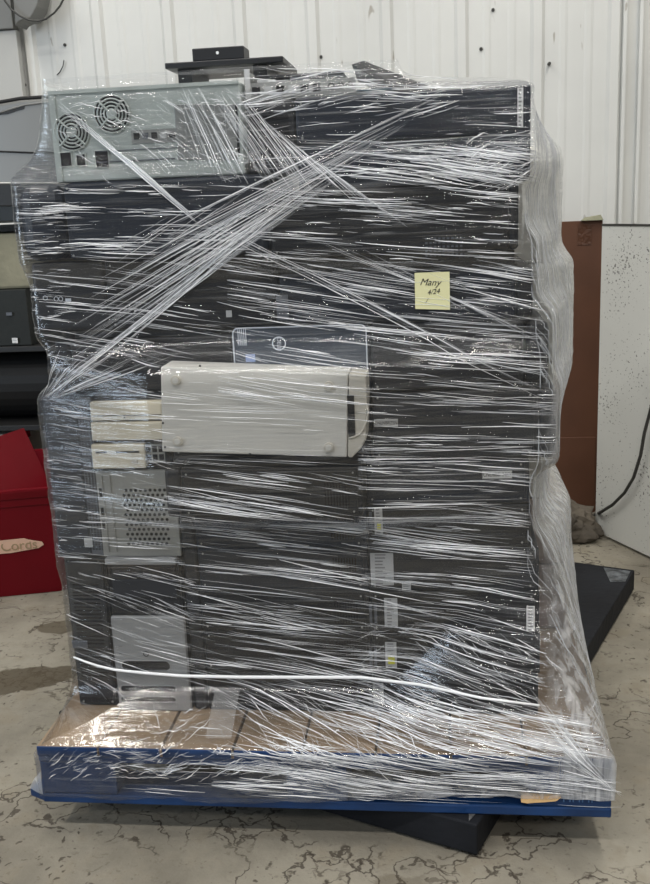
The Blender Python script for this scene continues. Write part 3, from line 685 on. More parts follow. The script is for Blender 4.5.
for z0, z1, xr, m, lab, nm, ct in hp:
    tt_ = thing(nm, (xr-.25, .8, z0), lab, ct)
    q = MB(); q.box(xr-.5, xr, BY0, 1.0, z0, z1-.0005, m); q.build('case' if ct == 'computer' else 'box_body', tt_, bevel=.012, seg=3)
    q = MB(); q.box(xr-.0005, xr+.0015, BY0+.02, .98, z0+.02, z1-.02, m); q.build('side_panel', tt_, bevel=.001)
    if z0 > 1.2:
        q = MB(); q.box(xr-.10, xr-.03, BY0-.0015, BY0, z0+.06, z0+.11, REDW); q.build('red_print', tt_)
# left and inner back row carriers
for z0, z1, xl, lab in ((.2205, .56, -.56, 'black tower hidden low in the back row, left side'), (.5605, .95, -.56, 'black tower hidden midway up the back row, left side'),
                        (.9505, 1.24, -.58, 'dark tower at left of the back row behind the socketed computer')):
    t = computer('tower_computer', lab, 'computer', xl, .035, z0, z1, BY0, 1.0, m=BLK, lid=False, screws=False)
t = computer('beige_computer', 'beige case high in the back row at the left', 'computer', -.56, .055, 1.2405, 1.42, BY0-.0, 1.0, m=BEIG2, lid=False, screws=False)

# sticky note
a = S(414.5, 273, FY-.02); b = S(450, 309, FY-.02)
t = thing('sticky_note', ((a[0]+b[0])/2, FY-.02, b[2]), 'pale yellow handwritten note stuck on the wrap at upper right', 'note')
note = t
NX0, NX1, NZ0, NZ1 = a[0], b[0], b[2], a[2]
NY = FY-.021

# ================================================================ STRETCH WRAP
def hull(P):
    P = sorted(set(P))
    def half(Q):
        h = []
        for p in Q:
            while len(h) > 1 and (h[-1][0]-h[-2][0])*(p[1]-h[-2][1])-(h[-1][1]-h[-2][1])*(p[0]-h[-2][0]) <= 0: h.pop()
            h.append(p)
        return h[:-1]
    return half(P)+half(P[::-1])
BOX = [  # x0,x1,y0,y1,z0,z1 : what the film presses on
 (-.578, .480, FY-.001, 1.0, .2205, .6125), (-.472, -.304, FY-.012, .5, .2205, .46), (-.585, .458, FY-.003, 1.0, .59, .8085),
 (-.47, -.304, FY-.017, .5, .60, .955), (-.312, .130, wy-.008, .5, .815, 1.018), (-.300, .112, .081, .5, .715, .818), (-.585, .509, FY-.005, 1.0, .8085, .9545), (-.55, .492, FY-.011, 1.0, .955, 1.098),
 (-.573, .460, FY-.006, 1.0, 1.098, 1.24), (-.581, .430, FY-.026, 1.0, 1.245, 1.4015), (-.493, .453, FY-.017, .6, 1.40, 1.5410), (-.493, -.104, FY-.017, .6, 1.54, 1.577),
 (-.102, .20, FY+.010, .58, 1.54, 1.578), (-.102, .14, FY+.012, .55, 1.57, 1.602)]
for z0, z1, xr, m, lab, nm, ct in hp: BOX.append((xr-.5, xr+.002, BY0, 1.0, z0, z1))
BOX.append((-.56, .1, BY0, 1.0, 1.24, 1.42))
C0 = np.array([.0, .45])
def seg_targets(n):
    P = []
    W_, y0, y1 = .62, .05, 1.02
    per = [((-W_, y0), (W_, y0), int(n*.50)), ((W_, y0), (W_, y1), int(n*.22)), ((W_, y1), (-W_, y1), int(n*.10)), ((-W_, y1), (-W_, y0), int(n*.18))]
    for a, b, k in per:
        for i in range(k): P.append((a[0]+(b[0]-a[0])*i/k, a[1]+(b[1]-a[1])*i/k))
    return P
TG = seg_targets(640); DIR = [np.array(p)-C0 for p in TG]; DIR = np.array([d/np.linalg.norm(d) for d in DIR]); NA = len(DIR)
def radial(H):
    r = np.full(NA, 1e9); n = len(H)
    for i in range(n):
        a = np.array(H[i])-C0; b = np.array(H[(i+1) % n])-C0; e = b-a
        nx, ny = e[1], -e[0]; c = nx*a[0]+ny*a[1]; den = DIR[:, 0]*nx+DIR[:, 1]*ny
        with np.errstate(divide='ignore'): t = np.where(den > 1e-9, c/np.maximum(den, 1e-9), 1e9)
        r = np.minimum(r, t)
    return r
DZ = .006
ZS = np.arange(.2205, 1.606, DZ); NZ = len(ZS); RR = np.zeros((NZ, NA))
for k, z in enumerate(ZS):
    P = []
    for b in BOX:
        if b[4]-.004 <= z <= b[5]+.004: P += [(b[0], b[2]), (b[1], b[2]), (b[1], b[3]), (b[0], b[3])]
    if 1.40 <= z <= 1.577:
        xq = -.580+.088*((z-1.40)/.177)**.38; P += [(xq, FY-.010), (xq, .9)]
    if 1.41 <= z <= 1.545: P += [(.562-.108*(z-1.41)/.135, .62), (.562-.108*(z-1.41)/.135, .9)]
    if len(P) < 4: P = [(-.09, .25), (.12, .25), (.12, .52), (-.09, .52)]
    RR[k] = radial(hull(P))+.004
# film bridges small steps: running maximum, then smoothing
def runmax(A, h):
    B = A.copy()
    for s in range(1, h+1):
        B[s:] = np.maximum(B[s:], A[:-s]); B[:-s] = np.maximum(B[:-s], A[s:])
    return B
def blur(A, h):
    P = np.pad(A, ((h, h), (0, 0)), mode='edge'); return sum(P[i:i+len(A)] for i in range(2*h+1))/(2*h+1)
RM = blur(blur(runmax(RR, 4), 2), 2)
# tents down to the pallet
RP = radial([(-.612, -.005), (.613, -.005), (.613, 1.02), (-.612, 1.02)])+.002
for k, z in enumerate(ZS):
    h = z-.2205
    side = np.clip((DIR[:, 0]-.25)/.45, 0, 1)*np.clip((DIR[:, 1]+.95)/.5, 0, 1)
    hh = .065+.35*side
    t = np.clip(h/hh, 0, 1); tent = RP*(1-t**(.75+.35*side))+RM[k]*t**(.75+.35*side)
    RM[k] = np.maximum(RM[k], np.where(t < 1, tent, 0))
RM = blur(RM, 1)
def film_r(z, i): 
    k = min(max((z-ZS[0])/DZ, 0), NZ-1.001); k0 = int(k); f = k-k0; return RM[k0, i]*(1-f)+RM[k0+1, i]*f
nf = int(640*.50)
ORD = np.array(list(range(NA-90, NA))+list(range(nf))+list(range(nf, nf+90)))
def film_front(x, z, off=0.0):
    """point on the film's front side at a given x and height"""
    if z < .2205: return Vector((x, -.0075-off, z))
    k = min(max((z-ZS[0])/DZ, 0), NZ-1.001); k0 = int(k); f = k-k0
    r = RM[k0]*(1-f)+RM[min(k0+1, NZ-1)]*f
    X = C0[0]+DIR[ORD, 0]*r[ORD]; Yv = C0[1]+DIR[ORD, 1]*r[ORD]
    lo = int(np.argmin(X[:200])); hi = len(X)-200+int(np.argmax(X[-200:]))
    while Yv[lo] > .30: lo += 1
    while Yv[hi] > .30: hi -= 1
    xx, yy_ = X[lo:hi+1], Yv[lo:hi+1]
    if x <= xx[0]: return Vector((xx[0]-off, yy_[0]-off*.5, z))
    if x >= xx[-1]: return Vector((xx[-1]+off, yy_[-1]-off*.5, z))
    return Vector((x, float(np.interp(x, xx, yy_))-off, z))

HZ = .20
def film_material():
    m = bpy.data.materials.new('clear_stretch_film'); m.use_nodes = True; nt = m.node_tree; L = nt.links
    nt.nodes.remove(nt.nodes['Principled BSDF']); out = nt.nodes['Material Output']
    tc = nd(nt, 'ShaderNodeTexCoord'); P = tc.outputs['Object']
    def nz(sx, sz, det, dist=0, rot=0):
        mp = nd(nt, 'ShaderNodeMapping'); mp.inputs['Scale'].default_value = (sx, sx, sz); mp.inputs['Rotation'].default_value = (0, rot, 0); L.new(P, mp.inputs[0])
        n = nd(nt, 'ShaderNodeTexNoise'); n.inputs['Scale'].default_value = 1; n.inputs['Detail'].default_value = det; n.inputs['Distortion'].default_value = dist
        L.new(mp.outputs[0], n.inputs['Vector']); return n.outputs['Fac']
    def rng(x, a, b, c, d):
        r = nd(nt, 'ShaderNodeMapRange')
        for k, v in zip(('From Min', 'From Max', 'To Min', 'To Max'), (a, b, c, d)): r.inputs[k].default_value = v
        L.new(x, r.inputs['Value']); return r.outputs[0]
    def mth(op, a, b):
        x = nd(nt, 'ShaderNodeMath', operation=op)
        for i, q in ((0, a), (1, b)):
            if isinstance(q, (int, float)): x.inputs[i].default_value = q
            else: L.new(q, x.inputs[i])
        return x.outputs[0]
    fine = nz(5, 230, 3, .6, .03); mid = nz(3.2, 60, 3, .5, .05); crumple = nz(22, 40, 4, 1.2); broad = nz(3, 7, 3)
    # folds where the film is doubled over itself
    f1 = rng(fine, .56, .70, 0, 1); f2 = rng(mid, .58, .70, 0, .6)
    folds = mth('MAXIMUM', f1, f2)
    dens = rng(broad, .38, .62, .25, 1)
    haze = mth('ADD', mth('MULTIPLY', mth('MULTIPLY', folds, dens), HZ), .012)
    sep = nd(nt, 'ShaderNodeSeparateXYZ'); L.new(P, sep.inputs[0])
    # the sides carry many more overlapped layers than the front
    sidel = mth('MULTIPLY', rng(sep.outputs['Y'], .19, .32, 0, .80), mth('MULTIPLY', rng(sep.outputs['X'], -.2, .3, .35, 1), rng(sep.outputs['Z'], 1.02, 1.14, 1, .55)))
    vfold = rng(nz(60, 9, 3, .5, .5), .4, .62, .25, 1)
    haze = mth('ADD', haze, mth('MULTIPLY', sidel, vfold))
    rim = mth('MULTIPLY', rng(sep.outputs['X'], .475, .53, 0, .62), rng(sep.outputs['Z'], 1.02, 1.14, 1, .5))
    haze = mth('MAXIMUM', haze, mth('MULTIPLY', rim, mth('MULTIPLY', vfold, rng(sep.outputs['Z'], .09, .12, 0, 1))))
    # gathered film where it leaves the stack, hazed to stand in for deck glare
    foot = mth('MULTIPLY', mth('MULTIPLY', rng(sep.outputs['Z'], .1005, .13, 0, 1), rng(sep.outputs['Z'], .11, .19, 1, 0)), rng(sep.outputs['X'], -.28, .15, .06, 1))
    haze = mth('ADD', haze, mth('MULTIPLY', foot, rng(crumple, .40, .62, .08, .62)))
    haze = mth('MINIMUM', haze, .92)
    bp = nd(nt, 'ShaderNodeBump'); bp.inputs['Strength'].default_value = 1; bp.inputs['Distance'].default_value = .0022
    h = mth('ADD', mth('MULTIPLY', fine, .7), mth('MULTIPLY', mid, 1.6)); h = mth('ADD', h, mth('MULTIPLY', crumple, .55)); L.new(h, bp.inputs['Height'])
    gl = nd(nt, 'ShaderNodeBsdfGlossy'); gl.inputs['Roughness'].default_value = .09; gl.inputs['Color'].default_value = (1, 1, 1, 1); L.new(bp.outputs[0], gl.inputs['Normal'])
    df = nd(nt, 'ShaderNodeBsdfDiffuse'); df.inputs['Color'].default_value = (.92, .93, .94, 1)
    tl = nd(nt, 'ShaderNodeBsdfTranslucent'); tl.inputs['Color'].default_value = (.92, .93, .94, 1)
    tr = nd(nt, 'ShaderNodeBsdfTransparent'); tr.inputs['Color'].default_value = (.97, .975, .98, 1)
    a = nd(nt, 'ShaderNodeMixShader'); a.inputs[0].default_value = .35; L.new(df.outputs[0], a.inputs[1]); L.new(tl.outputs[0], a.inputs[2])
    b = nd(nt, 'ShaderNodeMixShader'); L.new(haze, b.inputs[0]); L.new(tr.outputs[0], b.inputs[1]); L.new(a.outputs[0], b.inputs[2])
    fr = nd(nt, 'ShaderNodeFresnel'); fr.inputs['IOR'].default_value = 1.5; L.new(bp.outputs[0], fr.inputs['Normal'])
    c = nd(nt, 'ShaderNodeMixShader'); L.new(mth('MINIMUM', mth('MULTIPLY', fr.outputs[0], 1.5), .5), c.inputs[0]); L.new(b.outputs[0], c.inputs[1]); L.new(gl.outputs[0], c.inputs[2])
    L.new(c.outputs[0], out.inputs['Surface']); return m
FILM = film_material()
def fold_material(name, col, alpha, rough=.22):
    m = bpy.data.materials.new(name); m.use_nodes = True; nt = m.node_tree; b = nt.nodes['Principled BSDF']
    b.inputs['Base Color'].default_value = (*col, 1); b.inputs['Roughness'].default_value = rough; b.inputs['Alpha'].default_value = alpha
    b.inputs['Specular IOR Level'].default_value = 1.0; b.inputs['Coat Weight'].default_value = .6; b.inputs['Coat Roughness'].default_value = .1
    return m
FOLD = fold_material('folded_film', (.97, .98, 1.0), .95)  # near white, so the folds double as painted glare streaks
FOLD2 = fold_material('thin_folded_film', (.90, .93, .97), .42)

wrap = thing('stretch_wrap', (0, .5, .12), 'clear wrinkled stretch film wound around the whole computer stack and pallet', 'plastic wrap')
random.seed(7)
verts = []; faces = []
BOT = 8
def zb(i):
    x = C0[0]+DIR[i, 0]*RP[i]
    base = .100+.028*min(max((x+.1)/.5, 0), 1)
    return base+.012*noise.noise(Vector((x*6, DIR[i, 1]*3, 0)))+.007*noise.noise(Vector((x*25, DIR[i, 1]*9, 5)))
for j in range(BOT):
    for i in range(NA):
        z = zb(i)+(.2205-zb(i))*j/BOT; r = RP[i]+.002+.0025*noise.noise(Vector((DIR[i, 0]*7, DIR[i, 1]*7, z*80)))
        verts.append((C0[0]+DIR[i, 0]*r, C0[1]+DIR[i, 1]*r, z))
for k in range(NZ):
    z = ZS[k]
    for i in range(NA):
        r = RM[k, i]; x = C0[0]+DIR[i, 0]*r; y = C0[1]+DIR[i, 1]*r
        w_ = .0016*noise.noise(Vector((x*4, y*4, z*75)))+.0022*noise.noise(Vector((x*9+3, y*9, z*22)))
        r += w_+.001; verts.append((C0[0]+DIR[i, 0]*r, C0[1]+DIR[i, 1]*r, z))
NR = BOT+NZ
for k in range(NR-1):
    for i in range(NA):
        j = (i+1) % NA; faces.append((k*NA+i, k*NA+j, (k+1)*NA+j, (k+1)*NA+i))
q = MB(); q.v = verts; q.f = faces; q.m = [0]*len(faces); q.mats = [FILM]
q.build('film', wrap, smooth=True)

# --- folds: thin ropes of gathered film, whitened and crowded to imitate glare streaks
def strand(q, pts, r, m, n=4):
    N_ = len(pts); q.tube(pts, [r*(.15+.85*math.sin(math.pi*(i+.35)/(N_-.3))) for i in range(N_)], m, n)
def px_strand(q, p0, p1, r, m, seg=9, off=.0015, wob=.0012, bow=0):
    a = S(p0[0], p0[1], .14); b = S(p1[0], p1[1], .14); P = []; ph = random.random()*50
    for i in range(seg):
        t = i/(seg-1); x = a[0]+(b[0]-a[0])*t; z = a[2]+(b[2]-a[2])*t+bow*math.sin(math.pi*t)+wob*noise.noise(Vector((ph, t*5, 0)))
        P.append(film_front(x, z, off))
    if min(p.z for p in P) < .110: return
    strand(q, P, r, m)
# regions: px x0,x1,y0,y1, count, slope (dy/dx), spread, length px lo..hi, radius scale
random.seed(21)
HR = [
 (240, 455, 68, 112, 130, -.12, .35, 8, 60, .85), (300, 605, 694, 750, 260, .09, .10, 20, 120, 1.2), (230, 420, 700, 745, 120, .2, .8, 5, 24, .8), (400, 545, 148, 182, 110, .10, .12, 15, 70, 1.2),
 (16, 60, 186, 262, 40, -.02, .05, 6, 36, .8), (55, 250, 90, 180, 120, .3, 1.2, 4, 14, .6), (160, 245, 90, 180, 60, .6, .3, 6, 30, .7), (24, 70, 268, 330, 30, .05, .2, 6, 36, .6), (75, 200, 704, 742, 90, -.2, 1.0, 4, 16, .7), (200, 600, 700, 748, 160, .06, .12, 15, 80, .9),
 (20, 250, 186, 262, 150, -.02, .05, 10, 70, 1.0), (250, 518, 186, 262, 170, .03, .06, 12, 90, .9),
 (245, 528, 84, 178, 120, -.05, .10, 15, 80, .9), (330, 520, 150, 182, 90, .10, .05, 30, 120, 1.2), (60, 240, 92, 180, 90, .2, .5, 5, 26, .7),
 (25, 270, 262, 392, 130, .10, .05, 15, 100, .8), (230, 545, 262, 395, 300, .09, .05, 20, 140, .95),
 (365, 553, 395, 460, 130, .04, .06, 15, 110, .9), (165, 362, 375, 455, 50, .02, .03, 20, 110, .5),
 (42, 180, 400, 565, 190, .10, .12, 8, 50, .65), (180, 365, 460, 590, 210, .10, .05, 25, 130, 1.0), (365, 530, 460, 600, 200, .06, .06, 25, 140, 1.0),
 (65, 190, 570, 690, 130, .32, .12, 10, 60, .65), (190, 540, 590, 690, 170, .08, .05, 25, 160, 1.0), (170, 540, 600, 690, 70, .22, .04, 40, 120, .8),
 (85, 320, 700, 742, 170, -.1, .6, 5, 24, .8), (230, 600, 690, 752, 300, .10, .10, 20, 130, 1.15), (360, 560, 625, 700, 120, .25, .8, 6, 28, .7),
 (45, 605, 752, 792, 190, .02, .05, 15, 110, .9), (45, 330, 778, 800, 90, .0, .25, 4, 24, .8), (470, 535, 130, 185, 70, -.4, .3, 8, 40, .9)]
q = MB(); q2 = MB()
for ri_, (x0, x1, y0, y1, n, sl, sp, l0, l1, rs) in enumerate(HR):
    made = 0
    while made < n*.92:
        L_ = l0+(l1*1.15-l0)*random.random()**1.6; cx = x0+(x1-x0)*random.random(); cy = y0+(y1-y0)*random.random()
        dn = noise.noise(Vector((cx/70, cy/9, ri_*.37)))            # gathered in bands
        if random.random() > .36+1.9*dn: continue
        if (112 < cx < 184 and 650 < cy < 706 or 225 < cx < 320 and 325 < cy < 366 or 92 < cx < 160 and 402 < cy < 468) and random.random() < .6: continue
        made += 1
        s_ = sl+(.035 if l1 > 60 else 0)+sp*1.6*noise.noise(Vector((cx/90, cy/45, 7.7)))+random.gauss(0, sp*.3)
        c_ = 1/math.sqrt(1+s_*s_); dx = L_*c_/2; dy = dx*s_
        xa = max(cx-dx, x0-4); xb_ = min(cx+dx, x1+4); R_ = rs*(.0003+.00115*random.random()**2.6)
        px_strand(q if random.random() < .55 else q2, (xa, cy-dy), (xb_, cy+dy), R_, FOLD, 8, .0012+.001*random.random(), .0009 if l1 > 30 else .003, random.gauss(0, .0012))
q2.mats = [FOLD2]
a1 = tag(q.build('folds_and_glare', wrap, smooth=True), kind='stuff')
a2 = tag(q2.build('fine_folds_and_glare', wrap, smooth=True), kind='stuff')
# --- diagonal windings crossing the stack
def band(name, A0, A1, B0, B1, n, r, seg=16, jit=2.0, ends=.15, off=.004):
    """n strands running from edge A0-A1 to edge B0-B1 (photo pixels)"""
    q = MB()
    for k in range(n):
        t = random.random(); t2 = min(max(t+random.gauss(0, .05), 0), 1); e0 = random.random()*ends if random.random() < .6 else random.random()*.6; e1 = 1-random.random()*ends if random.random() < .6 else 1-random.random()*.5
        if e1-e0 < .12: e0, e1 = 0, 1
        a = np.array(A0)*(1-t)+np.array(A1)*t; b = np.array(B0)*(1-t2)+np.array(B1)*t2
        px_strand(q, a+(b-a)*e0+np.random.RandomState(k).normal(0, jit, 2)*.4, a+(b-a)*e1, r*(.5+random.random()), FOLD if random.random() < .5 else FOLD2, seg, off, .0012)
    return q.build(name, wrap, smooth=True)
band('diagonal_winding', (325, 190), (455, 88), (38, 400), (100, 258), 66, .0005, 24, ends=.25)
band('diagonal_winding', (300, 185), (330, 170), (40, 400), (62, 398), 14, .0005, 24, ends=.1)
band('diagonal_winding', (215, 186), (300, 190), (90, 262), (150, 318), 26, .00045, 16, ends=.5)
band('diagonal_winding', (170, 86), (238, 86), (205, 182), (330, 200), 60, .00055, 16)
band('diagonal_winding', (240, 100), (300, 150), (330, 195), (420, 235), 30, .0005, 14, ends=.4)
band('diagonal_winding', (50, 92), (60, 110), (190, 212), (200, 225), 14, .0007, 20, .8, .03)
band('diagonal_winding', (190, 208), (196, 222), (540, 385), (548, 402), 9, .0005, 30, 1.0, .05)
band('diagonal_winding', (300, 240), (330, 228), (548, 335), (548, 352), 14, .00045, 22, 1.0, .2)
band('corner_gather', (38, 398), (44, 402), (36, 350), (180, 352), 44, .00045, 12, ends=.5)
band('corner_gather', (606, 752), (610, 757), (520, 660), (545, 720), 34, .0006, 12, ends=.5)
# the single twisted cord of film around the foot
P = [film_front(*[S(a, b, .12)[i] for i in (0, 2)], .006) for a, b in ((68, 664), (80, 668), (95, 672), (112, 675), (140, 678), (180, 681), (240, 682.5), (300, 683), (360, 683.5), (420, 684.5), (480, 686), (536, 688))]
q = MB(); q.tube(P, [.0022, .0026, .003, .0032, .0036, .0038, .004, .004, .0038, .0034, .003, .0026], FOLD, 8); q.build('twisted_cord', wrap, smooth=True)
P = [film_front(*[S(a, b, .12)[i] for i in (0, 2)], .005) for a, b in ((112, 150), (130, 163), (150, 180), (170, 198), (190, 214))]
q = MB(); q.tube(P, [.0012, .003, .0036, .003, .0012], FOLD2, 8); q.build('twisted_cord', wrap, smooth=True)
# folds running over the right and left sides
q = MB()
for _ in range(620):
    i0 = int(nf+random.random()*640*.12); z = .25+1.2*random.random()**1.1; L_ = .03+.09*random.random(); sl = .9+random.random()*1.5 if z > .6 else 2.2+random.random()*2
    P = []
    for s in range(7):
        t = s/6; i = min(max(i0-int(t*L_*180/ (1+sl)), nf), NA-1); zz = min(z+t*L_, 1.5)
        r = film_r(zz, i)+.002; P.append((C0[0]+DIR[i, 0]*r, C0[1]+DIR[i, 1]*r, zz))
    strand(q, P, .0004+.0008*random.random()**2, FOLD2)
tag(q.build('side_folds', wrap, smooth=True), kind='stuff')
# loose film tail at the lower left pallet corner
a = S(26, 794, .0); b_ = S(46, 770, .0)
q = MB(); q.add([(-.607, -.004, .16), (-.625, .0, .14), (a[0], .02, .104), (a[0]+.02, .01, .1), (-.607, -.006, .105)], [(0, 1, 2, 3, 4)], FOLD2); q.build('loose_tail', wrap)

# sticky note laid on the film
f00 = [film_front(x, z, .004) for x, z in ((NX0, NZ0+.002), (NX1, NZ0-.002), (NX1, NZ1), (NX0, NZ1))]
ny = min(v.y for v in f00)-.001
q = MB(); q.prism_y([(v.x, v.z) for v in f00], ny, ny+.0006, NOTE); q.build('paper', note); t = note
text('Many', 'handwriting', (NX0+.030, ny-.0004, NZ1-.020), .019, INK, t, -4, .0002)
text('4/24', 'handwriting', (NX0+.036, ny-.0004, NZ1-.039), .014, INK, t, 6, .0002)
text('/', 'handwriting', (NX0+.022, ny-.0004, NZ1-.056), .014, INK, t, 0, .0002)
q = MB()  # pale strands imitating the film's reflection across the note
for a_, b_ in (((405, 283), (462, 281)), ((400, 297), (460, 301)), ((412, 300), (462, 310)), ((425, 289), (470, 312)), ((430, 274), (470, 290)), ((398, 304), (455, 306))): px_strand(q, a_, b_, .0007, FOLD2, 8, .0075, .0005)
q.build('glare_over_note', wrap, smooth=True)
# translucent tape square above the deck
a = S(209, 702, .08); b = S(236, 726, .08)
pp = [film_front(x, z, .003) for x, z in ((a[0], b[2]), (b[0], b[2]), (b[0], a[2]), (a[0], a[2]))]
yy = min(p.y for p in pp)
q = MB(); q.hexa([tuple(p) for p in pp], [(p.x, p.y+.001, p.z) for p in pp], fold_material('tape_film', (.6, .6, .6), .12, .5)); q.build('tape_square', wrap)

# ================================================================ LEFT BACKGROUND
# red tote
def tote():
    th = math.radians(16); c = Vector((-1.350, 1.605, 0)); ux = Vector((math.cos(th), math.sin(th), 0)); uy = Vector((-math.sin(th), math.cos(th), 0))
    hw, hd, H = .24, .30, .405
    t = thing('red_tote', tuple(c), 'red plastic tote with a torn tape label on the floor at left', 'tote')
    def loop(w, d, z, r=.05, n=6):
        return [tuple(c+ux*x+uy*y+Vector((0, 0, z))) for x, y in rr(-w, w, -d, d, r, n)]
    secs = [(hw*.86, hd*.86, .002), (hw*.87, hd*.87, .02), (hw*.97, hd*.97, H-.06), (hw*.99, hd*.99, H-.058), (hw*1.0, hd*1.0, H-.03), (hw*1.02, hd*1.02, H-.028), (hw*1.04, hd*1.04, H-.004),
            (hw*1.04, hd*1.04, H+.004), (hw*.97, hd*.97, H+.004), (hw*.955, hd*.955, H-.06), (hw*.85, hd*.85, .012)]
    q = MB(); n = 28; vs = []; fs = []
    for s in secs: vs += loop(*s)
    for k in range(len(secs)-1):
        for i in range(n): fs.append((k*n+i, k*n+(i+1) % n, (k+1)*n+(i+1) % n, (k+1)*n+i))
    fs += [tuple(range(n-1, -1, -1)), tuple((len(secs)-1)*n+i for i in range(n))]
    q.add(vs, fs, REDP); o = q.build('tub', t, bevel=.0)
    fy = -hd*.955-.004; q = MB()
    def at(x, z, e=0): return tuple(c+ux*x+uy*(-hd*(.87+.10*(z-.02)/(H-.08))-.003-e)+Vector((0, 0, z)))
    lp = [(-.2, .221), (.095, .224), (.11, .217), (.155, .204), (.16, .192), (.14, .181), (.04, .172), (-.2, .176)]
    vs = [at(x-.03, z) for x, z in lp]+[at(x-.03, z, .002) for x, z in lp]; n = len(lp)
    q.add(vs, [tuple(range(n)), tuple(range(2*n-1, n-1, -1))]+[(i, (i+1) % n, n+(i+1) % n, n+i) for i in range(n)], TAPE); q.build('tape_label', t)
    cu = bpy.data.curves.new('l', 'FONT'); cu.body = 'Cords'; cu.size = .050; cu.extrude = .0003; cu.align_x = 'CENTER'; cu.align_y = 'CENTER'
    to = bpy.data.objects.new('l', cu); me = bpy.data.meshes.new_from_object(to); bpy.data.objects.remove(to)
    me.transform(Matrix.Translation(at(.045, .198, .0035)) @ Matrix.Rotation(th, 4, 'Z') @ Matrix.Rotation(math.radians(86), 4, 'X')); me.materials.clear(); me.materials.append(mat('faded_marker', (.30, .22, .12), .7))
    o = bpy.data.objects.new('handwriting', me); COL.objects.link(o); o.parent = t; o.location = -c
    return t
tote()
t = thing('red_tote', (-1.82, 2.2, 0), 'second red tote under the dark cart, behind the tote with the tape label', 'tote')
th = math.radians(-9); cc = Vector((-1.86, 2.24, 0)); ux = Vector((math.cos(th), math.sin(th), 0)); uy = Vector((-math.sin(th), math.cos(th), 0))
q = MB(); vs = []; fs = []
secs = [(.22, .16, .0), (.235, .175, .36), (.25, .19, .362), (.25, .19, .410), (.235, .175, .410), (.21, .15, .02)]
for w_, d_, z_ in secs: vs += [tuple(cc+ux*x+uy*y+Vector((0, 0, z_))) for x, y in rr(-w_, w_, -d_, d_, .04, 6)]
for k in range(len(secs)-1):
    for i in range(28): fs.append((k*28+i, k*28+(i+1) % 28, (k+1)*28+(i+1) % 28, (k+1)*28+i))
fs += [tuple(range(27, -1, -1)), tuple((len(secs)-1)*28+i for i in range(28))]
q.add(vs, fs, REDP); q.build('tub', t)
V0 = [(-1.52, 1.50, .50), (-1.395, 1.86, .505), (-1.20, 1.76, .09), (-1.29, 1.44, .09)]
q = MB(); q.hexa(V0, [(x+.006, y, z+.010) for x, y, z in V0], REDP); tag(q.build('tote_lid', bevel=.003), 'flat red lid standing tilted inside the red tote', 'lid')
# grey moulded machine on a dark cart
my = 2.02
t = thing('grey_machine', (-1.6, my+.2, .8), 'large grey moulded machine body with black seams, standing at far left', 'machine')
def mp(px, py): p = S(px, py, my); return (p[0], p[2])
xr_ = S(70, 150, my)[0]
top = [mp(-150, 110), mp(-20, 106), mp(0, 103), mp(20, 99.5), mp(45, 98), mp(75, 98.5)]
q = MB(); body = [mp(-150, 206), mp(0, 206), mp(30, 204), mp(75, 200)]+top[::-1]; q.prism_y(body, my, my+.45, VEH); q.build('body', t, bevel=.012, seg=3)
q = MB(); q.tube([(x, my+.01, z+.004) for x, z in top], .008, RUB, 8); q.build('top_gasket', t, smooth=True)
q = MB(); q.tube([(mp(a, b)[0], my-.002, mp(a, b)[1]) for a, b in ((-150, 150.5), (0, 151.5), (40, 153), (75, 153.5))], .0035, RUB, 6); q.build('lid_seam', t, smooth=True)
q = MB(); q.tube([(mp(a, b)[0], my-.001, mp(a, b)[1]) for a, b in ((-150, 182), (0, 183), (40, 183), (75, 183))], .0028, WHT, 6); q.build('trim_line', t, smooth=True)
q = MB(); pr = [mp(-6, 115.5), mp(8, 114), mp(18, 110.5), mp(24, 109), mp(25, 106.5), mp(14, 109.5), mp(4, 113)]; q.prism_y(pr, my-.003, my+.002, VEH2); q.build('inset_grip', t)
q = MB(); q.tube([(mp(a, b)[0], my-.001, mp(a, b)[1]) for a, b in ((-6, 115), (8, 110), (25, 105), (45, 102.5), (75, 101))], .004, VEH, 6); q.build('edge_bead', t, smooth=True)
q = MB(); q.prism_y([mp(-150, 183.5), mp(75, 183.5), mp(75, 203), mp(30, 206), mp(-150, 209)][::-1], my-.004, my+.1, VEH2); q.build('lower_skirt', t, bevel=.004)
t = thing('equipment_cart', (-1.6, my+.25, 0), 'black equipment cart with shelves under the grey machine', 'cart')
z1_ = S(0, 209, my)[2]
for (xx, yy_) in ((-2.6, my+.03), (-1.22, my+.03), (-2.6, my+.42), (-1.22, my+.42)):
    q = MB(); q.box(xx-.02, xx+.02, yy_-.02, yy_+.02, .0, z1_, RUB); q.build('post', t, bevel=.003)
for zz in (.475, S(0, 350, my)[2], z1_-.06):
    q = MB(); q.box(-2.62, -1.20, my+.005, my+.44, zz-.012, zz+.012, OLIV if zz > 1 else VEH2); q.build('shelf', t, bevel=.003)
zl = S(0, 224, my)[2]; q = MB(); q.box(-2.62, -1.20, my-.004, my+.004, zl-.003, zl+.003, WHT); q.build('pale_rail', t)
zs = S(0, 350, my)[2]+.0125
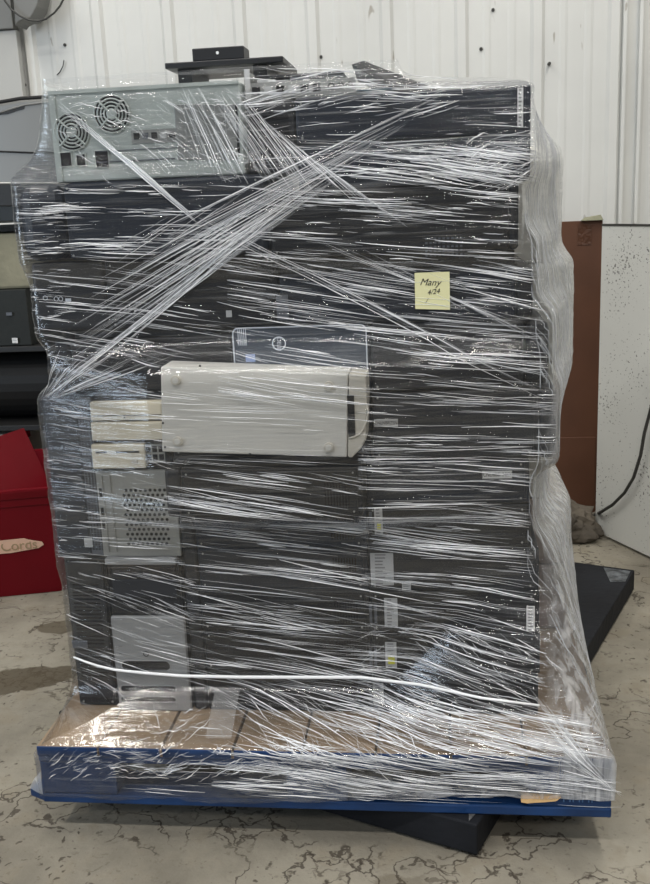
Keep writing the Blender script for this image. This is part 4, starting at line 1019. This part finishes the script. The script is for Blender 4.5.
q = MB(); a = S(18, 232, my+.02); q.hexa([(-2.3, my+.03, z1_-.35), (a[0]+.02, my+.03, z1_-.35), (a[0]+.03, my+.3, z1_-.35), (-2.3, my+.3, z1_-.35)],
   [(-2.3, my+.03, a[2]), (a[0]-.005, my+.03, a[2]-.004), (a[0]+.0, my+.3, a[2]), (-2.3, my+.3, a[2])], KHAK)
zk = S(0, 290, my)[2]
q = MB(); q.hexa([(-2.3, my+.03, zk), (a[0]+.03, my+.03, zk), (a[0]+.03, my+.3, zk), (-2.3, my+.3, zk)],
   [(-2.3, my+.03, a[2]), (a[0]-.005, my+.03, a[2]-.004), (a[0]+.0, my+.3, a[2]), (-2.3, my+.3, a[2])], KHAK)
tag(q.build('canvas_bag', bevel=.012), 'khaki canvas bag on dark gear below the grey machine', 'bag')
q = MB(); a = S(30, 345, my); q.box(-2.3, a[0], my+.02, my+.36, zs, zk-.001, OLIV)
for k in range(6): q.box(-2.1+k*.1, -2.05+k*.1, my+.012, my+.02, zs+.03, zk-.03, RUB)
gg = thing('dark_machine', (-1.6, my+.2, zs), 'dark olive machine block with a tiny white label on the cart shelf', 'machine'); q.build('housing', gg, bevel=.006)
sticker(12, 338, 18, 343, my+.011, gg, PAPER, 'small_label')
q = MB(); b = S(9, 314, my+.01); q.box(b[0]-.012, b[0]+.012, my+.009, my+.013, b[2]-.006, b[2]+.006, DGRY); q.build('badge', gg)
random.seed(3)
q = MB(); q.cyl((-2.1, my+.20, .640), (-1.3, my+.20, .640), .15, RUB, 28); q.cyl((-1.3, my+.20, .640), (-1.28, my+.20, .640), .07, VEH2, 20)
tag(q.build('black_drum', bevel=.012), 'black rubbery drum lying on the lower part of the cart', 'drum')
a = S(-10, 431, 2.08); b = S(17, 438, 2.08); q = MB()
q.hexa([(a[0], 2.05, .4105), (b[0], 2.07, .4105), (b[0], 2.16, .4105), (a[0], 2.16, .4105)], [(a[0], 2.06, .445), (b[0]-.05, 2.08, .436), (b[0]-.04, 2.15, .436), (a[0], 2.15, .445)], BEIG2)
tag(q.build('cardboard_piece'), 'pale cardboard piece lying on the rear red tote', 'cardboard')

for o in list(COL.objects):
    if '_base' in o: del o['_base']
